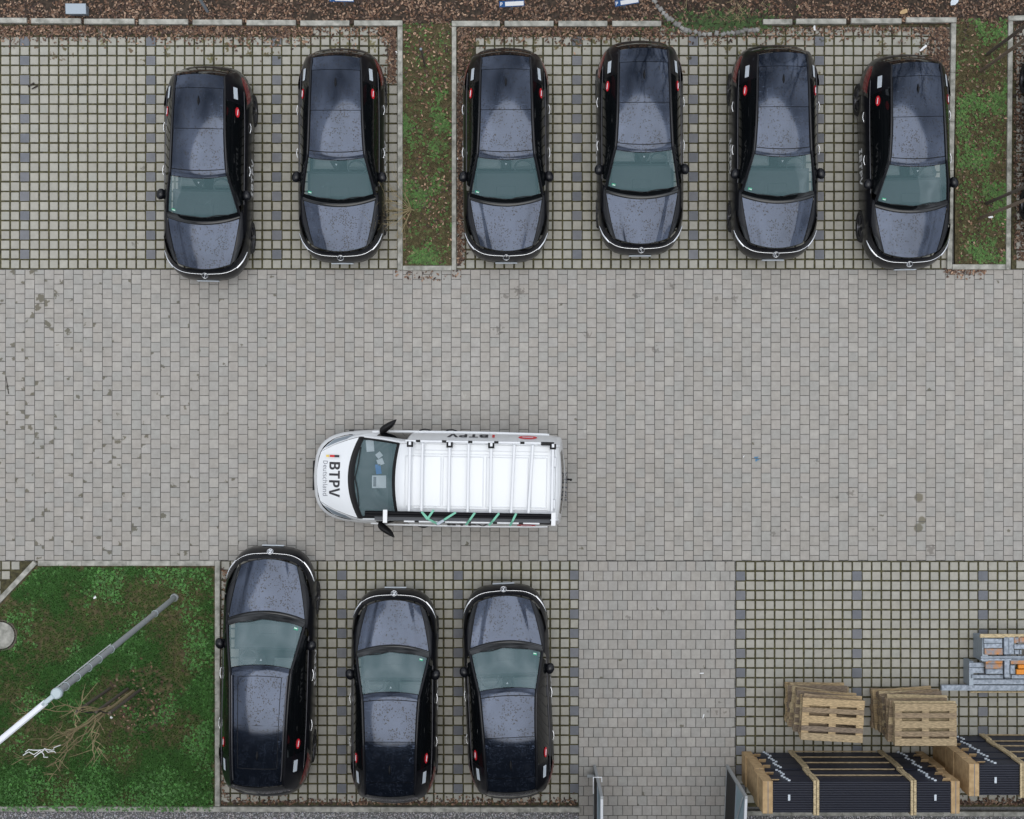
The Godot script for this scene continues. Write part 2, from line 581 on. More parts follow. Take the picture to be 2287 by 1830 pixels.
func build_ground() -> void:
	for k in 8:
		var l := rng.randf_range(0.365, 0.41)
		var h := rng.randf_range(-0.018, 0.016)
		tones.append(Color(l * (1.065 + h), l * 1.01, l * (0.925 - h)))
	for k in 8:
		var l := rng.randf_range(0.375, 0.42)
		var h := rng.randf_range(-0.015, 0.02)
		tones.append(Color(l * (1.03 + h), l * 1.0, l * (0.88 - h)))
	tones.append(Color(0.18, 0.186, 0.205)); tones.append(Color(0.205, 0.21, 0.225))

	# grime: fine grain and faint large patches, as an image over the yard
	var f := FastNoiseLite.new()
	f.seed = 42
	f.frequency = 0.03
	f.fractal_octaves = 6
	f.fractal_gain = 0.85
	marks = f.get_image(MARKS, MARKS)
	marks.convert(Image.FORMAT_RGB8)
	marks.adjust_bcs(1.0, 0.075, 1.0)
	marks.adjust_bcs(1.88, 1.0, 1.0)

	var g := Shape.new()
	g.bx(Vector3(0, -0.25, 0), Vector3(500, 0.3, 500))
	var o := put("ground", g, M.asphalt)
	o.set_meta("kind", "structure")
	o.set_meta("label", "ground reaching away round the paved yard")

	# ---- driveway: close-jointed square blocks in columns, half a block out from each other
	var drive := structure("driveway", "grey block driveway crossing between the parking bays")
	bed("joint_bed", -13.5, 13.5, -3.02, 3.265, -0.012, M.joint_sand, drive)
	var blocks := []
	var p := 0.2086
	var z0 := -3.012
	var z1 := 3.258
	for k in range(-62, 64):
		var x := -10.905 + p * (k + 0.5) + p * 0
		x = -10.905 + p * 52.0 + p * (k + 0.5)
		var z := z0 - (0.5 * p if posmod(k, 2) == 1 else 0.0)
		while z < z1 - 0.02:
			var a := maxf(z, z0)
			var b := minf(z + p, z1)
			if b - a > 0.03:
				blocks.append([x + rng.randf_range(-0.001, 0.001), (a + b) / 2, p - 0.0105, b - a - 0.0105, rng.randi_range(0, 7)])
			z += p
	for b in blocks:
		var left := clampf((-4.5 - b[0]) / 6.0, 0.0, 1.0)
		if rng.randf() < 0.015 + left * 0.36:
			corner_mark(b, rng.randi(), rng.randf_range(0.06, 0.16 + 0.34 * left))
	lay(drive, "paver", blocks, 0.0)

	# ---- parking bays with wide mossy joints
	var yes := func(_x, _z): return true
	var bay := structure("parking_bay_north_west", "wide-jointed block paving of the bays beside the litter strip, with an empty bay")
	bed("joint_bed", -13.5, -2.46, -8.30, -3.02, -0.016, M.joint_moss, bay)
	var nw := open_joint(bay, -10.494, -3.13, -1.0, 25, -13.4, -2.46, [0, 13, 26], func(x, z): return z > -8.03 or (x > -4.3 and x < -2.9 and z > -8.25) or rng.randf() < 0.2)
	lay(bay, "paver", nw, -0.002)
	bay = structure("parking_bay_north", "wide-jointed block paving of the four bays between the planted islands")
	bed("joint_bed", -1.20, 9.44, -8.30, -3.02, -0.016, M.joint_moss, bay)
	lay(bay, "paver", open_joint(bay, 1.40, -3.13, -1.0, 25, -1.20, 9.44, [0, 12, 25], func(x, z): return (z > -8.0 and x > -0.75) or z > -7.2 or x > 3.2), -0.002)
	bay = structure("parking_bay_north_east", "wide-jointed block paving beyond the kerb of the narrow island, strewn with litter")
	bed("joint_bed", 10.76, 13.5, -8.40, -3.02, -0.016, M.joint_moss, bay)
	lay(bay, "paver", open_joint(bay, 10.95, -3.13, -1.0, 25, 10.80, 13.4, [], yes), -0.002)
	bay = structure("parking_bay_south", "wide-jointed block paving of the bays by the lawn, with dark marker blocks")
	bed("joint_bed", -6.28, 1.43, 3.265, 8.53, -0.016, M.joint_moss, bay)
	lay(bay, "paver", open_joint(bay, -3.666, 3.36, 1.0, 25, -6.28, 1.43, [0, 12, 24], yes), -0.002)
	bay = structure("parking_bay_south_east", "wide-jointed block paving under the pallets and rail bundles")
	bed("joint_bed", 4.82, 13.5, 3.265, 8.56, -0.016, M.joint_moss, bay)
	lay(bay, "paver", open_joint(bay, 4.925, 3.375, 1.0, 25, 4.82, 13.4, [0, 12, 25], yes), -0.002)
	bay = structure("parking_bay_south_west", "corner of wide-jointed paving cut off by the slanting lawn kerb")
	bed("joint_bed", -13.5, -10.1, 3.265, 6.7, -0.02, M.joint_moss, bay)
	lay(bay, "paver", open_joint(bay, -10.9, 3.36, 1.0, 16, -13.4, -10.0, [], func(x, z): return (z - 3.25) < -(x + 10.42) * 1.07), -0.002)

	# ---- way in through the gate: rows running across
	var way := structure("entrance_path", "grey block paving of the way in between the open gate leaves")
	bed("joint_bed", 1.43, 4.82, 3.265, 11.5, -0.012, M.joint_sand, way)
	blocks = []
	for r in 39:
		var z := 3.268 + 0.2105 * (r + 0.5)
		var x := 1.437 - (0.105 if r % 2 == 1 else 0.0)
		while x < 4.80:
			var a := maxf(x, 1.437)
			var b := minf(x + 0.21, 4.81)
			if b - a > 0.03:
				blocks.append([(a + b) / 2, z, b - a - 0.011, 0.2105 - 0.011, rng.randi_range(0, 7)])
			x += 0.21
	for b in blocks:
		if rng.randf() < 0.05:
			corner_mark(b, rng.randi(), rng.randf_range(0.05, 0.16))
	lay(way, "paver", blocks, 0.0)

	# ---- marks that can be made out on the blocks
	for q in [[2053, 1112, 0.11, 3], [2060, 1162, 0.10, 4], [2052, 1180, 0.11, 5]]:
		dab(px(q[0], q[1]), q[2], Color(0.66, 0.645, 0.58), 0.85, 0.06, q[3])
	dab(px(1690, 1026), 0.055, Color(0.42, 0.72, 0.98), 0.9, 0.8, 8)
	for q in [[1160, 652, 0.1], [1130, 665, 0.06], [1115, 735, 0.09], [1312, 746, 0.07], [1464, 780, 0.06], [2078, 1230, 0.1], [1900, 1100, 0.08], [1825, 1030, 0.05], [1725, 1190, 0.05], [1640, 667, 0.07], [810, 560, 0.05], [1420, 660, 0.05], [1500, 640, 0.06], [1600, 668, 0.05], [1870, 1112, 0.04], [1927, 1107, 0.03], [1755, 1183, 0.025], [1952, 1183, 0.025], [1790, 1110, 0.025], [1608, 1567, 0.035], [1600, 1590, 0.05], [1620, 1592, 0.04], [1582, 1590, 0.03], [1560, 1572, 0.02], [1480, 1365, 0.05], [1402, 1380, 0.05], [300, 545, 0.05], [318, 375, 0.04]]:
		dab(px(q[0], q[1]), q[2], Color(0.62, 0.61, 0.6), 0.55, 0.9, int(q[0]))
	for q in [[1032, 880, 0.05], [1040, 886, 0.04], [1049, 921, 0.03], [1310, 960, 0.07], [1270, 948, 0.03]]:
		dab(px(q[0], q[1]), q[2], Color(1, 1, 1), 1.0, 1.1, int(q[0]))
	# moss and leaf mould that has crept over the top rows of the bays
	for k in 260:
		var x := rng.randf_range(-11.2, 9.3)
		if x > -2.45 and x < -1.2:
			continue
		var z := -8.2 + absf(rng.randfn(0.0, 0.32))
		dab(Vector3(x, 0, z), rng.randf_range(0.02, 0.07), [Color(0.46, 0.42, 0.26), Color(0.5, 0.42, 0.33), Color(0.62, 0.6, 0.42)][k % 3], 0.75, 1.0, k)
	M.paver.albedo_texture = ImageTexture.create_from_image(marks)

	# ---- planted ground
	for q in [["litter_strip", -13.5, 13.5, -14.0, -8.30, M.soil, "bare soil under dead leaves along the north kerb"], ["island_soil", -2.36, -1.28, -8.31, -3.08, M.moss_ground, "mossy soil of the island between the bays"], ["island_soil", 9.54, 10.67, -8.5, -3.08, M.moss_ground, "mossy soil of the narrow island by the leaning stakes"]]:
		var b := bed(q[0], q[1], q[2], q[3], q[4], 0.012 + (0.003 if q[0] == "litter_strip" else 0.0), q[5])
		b.set_meta("kind", "structure")
		b.set_meta("label", q[6])
	var lawn := Shape.new()
	lawn.slab([Vector3(-6.37, -0.08, 8.53), Vector3(-6.37, -0.08, 3.36), Vector3(-10.27, -0.08, 3.36), Vector3(-13.5, -0.08, 6.82), Vector3(-13.5, -0.08, 8.53)], Vector3(0, 0.092, 0))
	var lo := put("lawn_soil", lawn, M.moss_ground)
	lo.set_meta("kind", "structure"); lo.set_meta("label", "dark soil of the lawn under the lamp post")
	# gravel along the south edge
	var gr := bed("gravel_strip", -13.5, 1.50, 8.64, 12.0, -0.03, M.asphalt)
	gr.set_meta("kind", "structure"); gr.set_meta("label", "strip of grey gravel south of the lawn kerb")
	var gr2 := bed("gravel_strip", 4.85, 13.5, 8.66, 12.0, -0.03, M.asphalt)
	gr2.set_meta("kind", "structure"); gr2.set_meta("label", "strip of grey gravel south of the rail bundles")
	var st := Shape.new()
	st.ball(Vector3.ZERO, Vector3(1, 0.7, 0.8), Basis(), 5, 3)
	var xf := []
	var cs := []
	for k in 16000:
		var x := rng.randf_range(-11.6, 1.45) if k < 11500 else rng.randf_range(4.9, 11.6)
		var s := rng.randf_range(0.008, 0.022)
		xf.append(Transform3D(Basis(Vector3.UP, rng.randf() * TAU).scaled(Vector3.ONE * s), Vector3(x, -0.027 + s * 0.4, rng.randf_range(8.655, 9.15))))
		var l := rng.randf_range(0.14, 0.6)
		cs.append(Color(l * rng.randf_range(0.95, 1.12), l, l * rng.randf_range(0.92, 1.12)))
	scatter("gravel", st.mesh(), M.coloured, xf, cs, "loose grey gravel stones south of the kerb", "gravel")

func scatter(called: String, m: Mesh, material: Material, xf: Array, cs: Array, label: String, category: String) -> MultiMeshInstance3D:
	var mm := MultiMesh.new()
	mm.transform_format = MultiMesh.TRANSFORM_3D
	mm.use_colors = true
	mm.mesh = m
	mm.instance_count = xf.size()
	for k in xf.size():
		mm.set_instance_transform(k, xf[k])
		mm.set_instance_color(k, cs[k])
	var o := MultiMeshInstance3D.new()
	o.name = numbered(called)
	o.multimesh = mm
	o.material_override = material
	add_child(o)
	o.set_meta("kind", "stuff")
	tag(o, label, category)
	return o

# ---------------------------------------------------------------- kerbs
func stones(parent: Node3D, a: Vector3, b: Vector3, w: float, pieces: int, gap: float, top := 0.07) -> void:
	for k in pieces:
		var p := a.lerp(b, float(k) / pieces)
		var q := a.lerp(b, float(k + 1) / pieces)
		var d := (q - p).normalized()
		var s := Shape.new()
		p += d * gap / 2; q -= d * gap / 2
		p.y = top - 0.09; q.y = top - 0.09
		s.bar(p, q, w, 0.18, 0.008)
		put("kerb_stone", s, M.concrete, parent)

func build_kerbs() -> void:
	var n := structure("kerb_north_west", "row of pale kerb stones with mossy gaps along the leaf litter")
	for q in [[-60, 62, 48], [72, 183, 49], [190, 302, 50], [312, 421.5, 51], [432, 541.5, 52], [552, 661.6, 53], [672, 781, 54], [791.6, 899.5, 54]]:
		stones(n, px(q[0], q[2]), px(q[1], q[2]), 0.112, 1, 0.0, 0.09)
	n = structure("kerb_island_middle", "pale kerb frame round the planted island")
	stones(n, px(893.8, 60.5), px(893.8, 604), 0.107, 5, 0.004)
	stones(n, px(1014.3, 61), px(1014.3, 604), 0.095, 5, 0.004)
	stones(n, px(899.6, 599.5), px(1009.2, 599.5), 0.1, 1, 0.004)
	n = structure("kerb_north_middle", "row of weathered kerb stones along the signs")
	for q in [[1009.4, 1116.5], [1127, 1236], [1247, 1356], [1367, 1476]]:
		stones(n, px(q[0], 55), px(q[1], 55), 0.115, 1, 0.0, 0.09)
	n = structure("kerb_north_right", "row of kerb stones before the tall weeds and litter")
	for q in [[1703, 1768, 51], [1776.6, 1888, 50], [1899, 2011.5, 49], [2021.5, 2134, 47]]:
		stones(n, px(q[0], q[2]), px(q[1], q[2]), 0.112, 1, 0.0, 0.09)
	n = structure("kerb_island_east", "pale kerb frame round the narrow island with stakes")
	stones(n, px(2128.5, 53.5), px(2119, 602), 0.105, 5, 0.004)
	stones(n, px(2125, 597), px(2244, 597), 0.11, 1, 0.004)
	stones(n, px(2255.5, 49), px(2250, 603), 0.1, 5, 0.004)
	stones(n, px(2250, 43), px(2330, 40), 0.11, 1, 0.004)
	n = structure("kerb_lawn", "kerb round the lawn with the lamp post")
	stones(n, px(86, 1258), px(480.5, 1258), 0.11, 4, 0.003)
	stones(n, px(486.5, 1252.5), px(486.5, 1800), 0.107, 5, 0.003)
	stones(n, px(-120, 1468), px(80, 1256), 0.11, 2, 0.003)
	n = structure("kerb_south", "low kerb between the bays and the gravel")
	stones(n, px(-40, 1806.5), px(1296, 1808.5), 0.11, 12, 0.003, 0.05)
	stones(n, px(1655, 1816), px(2330, 1818), 0.1, 6, 0.003, 0.05)
	# rounded old border of small set stones
	n = structure("cobble_border", "curved border of small rough stones round the weedy bed")
	var path := [px(1450, -20), px(1470, 20), px(1497, 45), px(1528, 66), px(1565, 78), px(1620, 76), px(1662, 70), px(1695, 66)]
	for k in path.size() - 1:
		for j in 4:
			var c: Vector3 = path[k].lerp(path[k + 1], (j + 0.5) / 4.0)
			var s := Shape.new()
			var l := rng.randf_range(0.16, 0.34)
			s.col = Color(l * 1.02, l, l * 0.95)
			s.bx(c + Vector3(rng.randf_range(-0.02, 0.02), 0.02, rng.randf_range(-0.02, 0.02)), Vector3(rng.randf_range(0.07, 0.12), 0.1, rng.randf_range(0.07, 0.11)), 0.02, rng.randf() * 1.5)
			put("stone", s, M.coloured, n)

# ---------------------------------------------------------------- what stands outside the frame and shows in the paint
func build_surroundings() -> void:
	var b := thing("office_building", "dark flat-roofed office building south of the gate, mirrored in the car roofs", "building", Vector3(-2, 0, 18))
	grain(mat("facade", Color(1, 1, 1), 0.9), noise_tex(50, 0.01, Color(0.035, 0.035, 0.038), Color(0.06, 0.06, 0.062), 256), 3.0)
	var s := Shape.new()
	s.bx(Vector3(0, 10.4, 0), Vector3(38, 21.0, 11))
	put("wall", s, M.facade, b)
	s = Shape.new()
	s.bx(Vector3(0, 21.05, 0), Vector3(38.4, 0.3, 11.4), 0.03)
	put("roof", s, M.dark_panel, b)
	for fl in 5:
		for w in 10:
			var at := Vector3(-16.2 + w * 3.6, 2.0 + fl * 3.6, -5.5)
			s = Shape.new()
			for q in [[Vector3(0, 0.85, -0.02), Vector3(1.7, 0.08, 0.1)], [Vector3(0, -0.85, -0.02), Vector3(1.7, 0.08, 0.1)], [Vector3(-0.81, 0, -0.02), Vector3(0.08, 1.62, 0.1)], [Vector3(0.81, 0, -0.02), Vector3(0.08, 1.62, 0.1)]]:
				s.bx(at + q[0], q[1])
			var win := put("window", s, M.black_trim, b)
			s = Shape.new()
			s.bx(at + Vector3(0, 0, -0.015), Vector3(1.54, 1.62, 0.03))
			put("pane", s, M.dark_glass, win)
	bare_tree("bare_tree", "tall bare tree behind the leaf litter, mirrored in two car roofs", Vector3(3.9, 0, -9.9), 9.0, 71, 1.0)
	bare_tree("bare_tree", "tall bare tree at the corner behind the narrow island", Vector3(8.6, 0, -10.0), 8.5, 72, 1.0)

func limb(s: Shape, r: RandomNumberGenerator, a: Vector3, d: Vector3, length: float, rad: float, depth: int, lift: float) -> void:
	var pts := [a]
	var p := a
	var n := 4
	for k in n:
		d = (d + Vector3(r.randf_range(-1, 1), r.randf_range(-0.5, 1) * lift, r.randf_range(-1, 1)) * 0.16).normalized()
		p += d * length / n
		pts.append(p)
	s.tube(pts, rad, rad * 0.55, 5 if depth > 1 else 4, false)
	if depth <= 0:
		return
	for k in r.randi_range(2, 4):
		var t: Vector3 = pts[r.randi_range(2, n)]
		var side := Vector3(r.randf_range(-1, 1), r.randf_range(0.0, 0.6), r.randf_range(-1, 1)).normalized()
		limb(s, r, t, (d + side * 0.85).normalized(), length * r.randf_range(0.5, 0.75), rad * 0.5, depth - 1, lift)

func bare_tree(called: String, label: String, at: Vector3, height: float, seed_: int, spread: float) -> void:
	var t := thing(called, label, "tree", at, 0.0, "bare trees north of the bays")
	var r := RandomNumberGenerator.new()
	r.seed = seed_
	var s := Shape.new()
	var pts := []
	for k in 7:
		pts.append(Vector3(r.randf_range(-0.1, 0.1), height * 0.55 * k / 6.0, r.randf_range(-0.1, 0.1)))
	s.tube(pts, 0.16, 0.08, 8)
	put("trunk", s, M.bark, t)
	s = Shape.new()
	for k in 11:
		var a := TAU * k / 11.0 + r.randf()
		limb(s, r, pts[r.randi_range(3, 6)], Vector3(cos(a) * spread, r.randf_range(0.5, 1.3), sin(a) * spread).normalized(), height * r.randf_range(0.2, 0.32), 0.085, 3, 1.0)
	put("crown", s, M.twig_dark, t)

# ---------------------------------------------------------------- vehicles
# A vehicle's upper skin is given by stations from nose to tail:
# [z, y on the centre line, x, y, z at the edge of bonnet / screen / roof, x, y, z on the shoulder].
static func spline(a: Vector3, b: Vector3, c: Vector3, d: Vector3, t: float) -> Vector3:
	return 0.5 * ((2.0 * b) + (c - a) * t + (2.0 * a - 5.0 * b + 4.0 * c - d) * t * t + (3.0 * b - a - 3.0 * c + d) * t * t * t)

func along(pts: Array, u: float, lo: int, hi: int) -> Vector3:
	u = clampf(u, lo, hi)
	var k := mini(int(u), hi - 1)
	var b: Vector3 = pts[k]
	var c: Vector3 = pts[k + 1]
	var a: Vector3 = pts[k - 1] if k - 1 >= lo else b * 2.0 - c
	var d: Vector3 = pts[k + 2] if k + 2 <= hi else c * 2.0 - b
	return spline(a, b, c, d, u - k)

func curves(st: Array, size: Vector3) -> Dictionary:
	var mid := []
	var edge := []
	var belt := []
	for s in st:
		mid.append(Vector3(0, s[1], s[0]) * size)
		edge.append(Vector3(s[2], s[3], s[4]) * size)
		belt.append(Vector3(s[5], s[6], s[7]) * size)
	return {"mid": mid, "edge": edge, "belt": belt}

# point of the upper skin: station u, s = -1..1 across between the edges
func skin(c: Dictionary, u: float, s: float, lo: int, hi: int) -> Vector3:
	var m := along(c.mid, u, lo, hi)
	var e := along(c.edge, u, lo, hi)
	var q := s * s
	return Vector3(e.x * s, lerpf(m.y, e.y, q), lerpf(m.z, e.z, q))

func top_patch(c: Dictionary, lo: int, hi: int, u0: float, u1: float, s1 := 0.985, rows := 10, s0 := -9.0, drop := 0.0) -> Shape:
	var g := []
	var a0 := -s1 if s0 < -2.0 else s0
	for i in rows + 1:
		var r := []
		for j in 17:
			r.append(skin(c, lerpf(u0, u1, i / float(rows)), lerpf(a0, s1, j / 16.0), lo, hi) - Vector3(0, drop, 0))
		g.append(r)
	var s := Shape.new()
	s.grid(g, true)
	return s

# between edge (s = 0) and shoulder (s = 1), bulged outwards
func flank(c: Dictionary, u: float, s: float, side: float, lo: int, hi: int, bulge: float) -> Vector3:
	var e := along(c.edge, u, lo, hi)
	var b := along(c.belt, u, lo, hi)
	var p := e.lerp(b, s)
	p.x += bulge * 4.0 * s * (1.0 - s)
	p.y += bulge * 2.0 * s * (1.0 - s)
	return Vector3(p.x * side, p.y, p.z)

func flank_patch(c: Dictionary, lo: int, hi: int, u0: float, u1: float, s0: float, s1: float, side: float, bulge: float, rows := 10, proud := 0.0) -> Shape:
	var g := []
	for i in rows + 1:
		var r := []
		for j in 6:
			r.append(flank(c, lerpf(u0, u1, i / float(rows)), lerpf(s0, s1, j / 5.0), side, lo, hi, bulge) + Vector3(side * proud, proud * 0.6, 0))
		g.append(r)
	var s := Shape.new()
	s.grid(g, side > 0)
	return s

func cap_patch(rows_in: Array, r0: float, r1: float, c0: float, c1: float, size: Vector3, front: bool, proud := 0.0) -> Shape:
	# rows_in: [y, z on the centre line, width factor], bent round the corner by fixed steps
	var g := []
	for i in 7:
		var r := []
		for j in 25:
			r.append(cap_point(rows_in, lerpf(r0, r1, i / 6.0), lerpf(c0, c1, j / 24.0), size, front, proud))
		g.append(r)
	var s := Shape.new()
	s.grid(g, front)
	return s

var cap_x := [0.0, 0.40, 0.63, 0.77, 0.845, 0.885, 0.90]
var cap_z := [0.0, 0.035, 0.14, 0.31, 0.49, 0.67, 0.84]
func cap_point(rows_in: Array, r: float, c: float, size: Vector3, front: bool, proud := 0.0) -> Vector3:
	var a := []
	for q in rows_in:
		a.append(Vector3(q[0], q[1], q[2]))
	var p := along(a, r, 0, a.size() - 1)
	var b := []
	for k in 7:
		b.append(Vector3(cap_x[k], 0, cap_z[k]))
	var d := along(b, absf(c), 0, 6)
	var out := Vector3(d.x * p.z * signf(c), p.x, (p.y - d.z) if front else (p.y + d.z))
	out.z += proud * (1.0 if front else -1.0)
	out.x += proud * signf(c) * minf(absf(c) / 3.0, 1.0)
	return out * size

# doors and wings down to the sill, with the wheel arches cut out
func side_panel(c: Dictionary, side: float, z0: float, z1: float, wheels: Array, rad: float, sill: float, size: Vector3, wide: float, hi: int) -> Shape:
	var s := Shape.new()
	var g := []
	var n := 64
	for i in n + 1:
		var z := lerpf(z0, z1, i / float(n))
		# shoulder at this z
		var u := 0.0
		while u < hi and along(c.belt, u, 0, hi).z > z:
			u += 0.1
		var b := along(c.belt, u, 0, hi)
		var low := sill
		for w in wheels:
			var q: float = rad * rad - (z - w) * (z - w)
			if q > 0.0:
				low = maxf(low, 0.34 * size.y + sqrt(q))
		var taper := 1.0 - 0.05 * pow(clampf((absf(z / size.z) - 1.2) / 0.8, 0, 1), 2)
		var r := []
		for j in 9:
			var t := j / 8.0
			var y := lerpf(b.y, low, t)
			var k := clampf((b.y - y) / 0.32, 0.0, 1.0)
			var x := lerpf(b.x, wide * taper, 1.0 - (1.0 - k) * (1.0 - k))
			if y < 0.42:
				x -= (0.42 - y) * 0.22
			r.append(Vector3(x * side, y, z))
		g.append(r)
	s.grid(g, side > 0)
	return s

func add_wheel(parent: Node3D, at: Vector3, side: float, rad: float, wide: float) -> void:
	var t := Transform3D(Basis(Vector3(0, 1, 0), Vector3(side, 0, 0), Vector3(0, 0, side)), at)
	t.basis = Basis(Vector3(0, -side, 0), Vector3(side, 0, 0), Vector3(0, 0, 1))
	var s := Shape.new()
	s.lathe(t, [Vector2(rad * 0.66, -wide), Vector2(rad * 0.95, -wide), Vector2(rad, -wide * 0.8), Vector2(rad, -0.03), Vector2(rad * 0.95, 0.0), Vector2(rad * 0.70, 0.005), Vector2(rad * 0.66, -0.03)], 28)
	var tyre := put("wheel", s, M.tyre, parent)
	s = Shape.new()
	s.lathe(t, [Vector2(rad * 0.70, 0.003), Vector2(rad * 0.65, -0.01), Vector2(rad * 0.60, -0.07), Vector2(0.05, -0.08)], 28)
	for k in 5:
		var a := TAU * k / 5.0
		s.bar(t * Vector3(cos(a) * 0.03, -0.012, sin(a) * 0.03), t * Vector3(cos(a) * rad * 0.66, -0.012, sin(a) * rad * 0.66), 0.05, 0.03, 0.006)
	s.lathe(t, [Vector2(0.06, -0.03), Vector2(0.06, 0.0), Vector2(0.0, 0.004)], 12)
	put("rim", s, M.alloy, tyre)

func text_mesh(words: String, high: float, bold := true, deep := 0.003) -> TextMesh:
	var f := SystemFont.new()
	f.font_names = PackedStringArray(["Droid Sans"])
	f.font_weight = 700 if bold else 400
	var t := TextMesh.new()
	t.text = words
	t.font = f
	t.font_size = 64
	t.pixel_size = high / 46.0
	t.depth = deep
	return t

const SUV := [
	[2.09, 0.95, 0.55, 0.925, 1.97, 0.70, 0.89, 1.80],
	[1.78, 1.005, 0.635, 0.975, 1.67, 0.79, 0.935, 1.48],
	[1.46, 1.05, 0.705, 1.012, 1.34, 0.815, 0.965, 1.18],
	[1.17, 1.08, 0.755, 1.04, 1.02, 0.82, 0.985, 0.88],
	[1.06, 1.125, 0.75, 1.085, 0.92, 0.82, 0.995, 0.80],
	[0.68, 1.37, 0.675, 1.32, 0.58, 0.82, 1.005, 0.48],
	[0.30, 1.57, 0.592, 1.52, 0.23, 0.82, 1.01, 0.18],
	[0.15, 1.61, 0.578, 1.562, 0.10, 0.82, 1.01, 0.08],
	[-0.28, 1.655, 0.555, 1.605, -0.30, 0.82, 1.018, -0.30],
	[-0.69, 1.668, 0.54, 1.618, -0.70, 0.818, 1.025, -0.70],
	[-1.12, 1.655, 0.528, 1.605, -1.12, 0.812, 1.035, -1.10],
	[-1.53, 1.62, 0.515, 1.572, -1.52, 0.80, 1.05, -1.46],
	[-1.83, 1.575, 0.50, 1.525, -1.79, 0.782, 1.055, -1.66],
	[-1.96, 1.34, 0.565, 1.30, -1.90, 0.76, 1.03, -1.78],
	[-2.07, 1.09, 0.62, 1.06, -1.99, 0.725, 0.99, -1.88],
]
const SUV_NOSE := [[0.24, 2.20, 0.955], [0.50, 2.29, 0.995], [0.79, 2.21, 0.985], [0.925, 2.10, 0.955]]
const SUV_TAIL := [[1.07, -2.06, 0.955], [0.93, -2.15, 0.975], [0.72, -2.21, 0.995], [0.48, -2.26, 0.995], [0.26, -2.18, 0.96]]

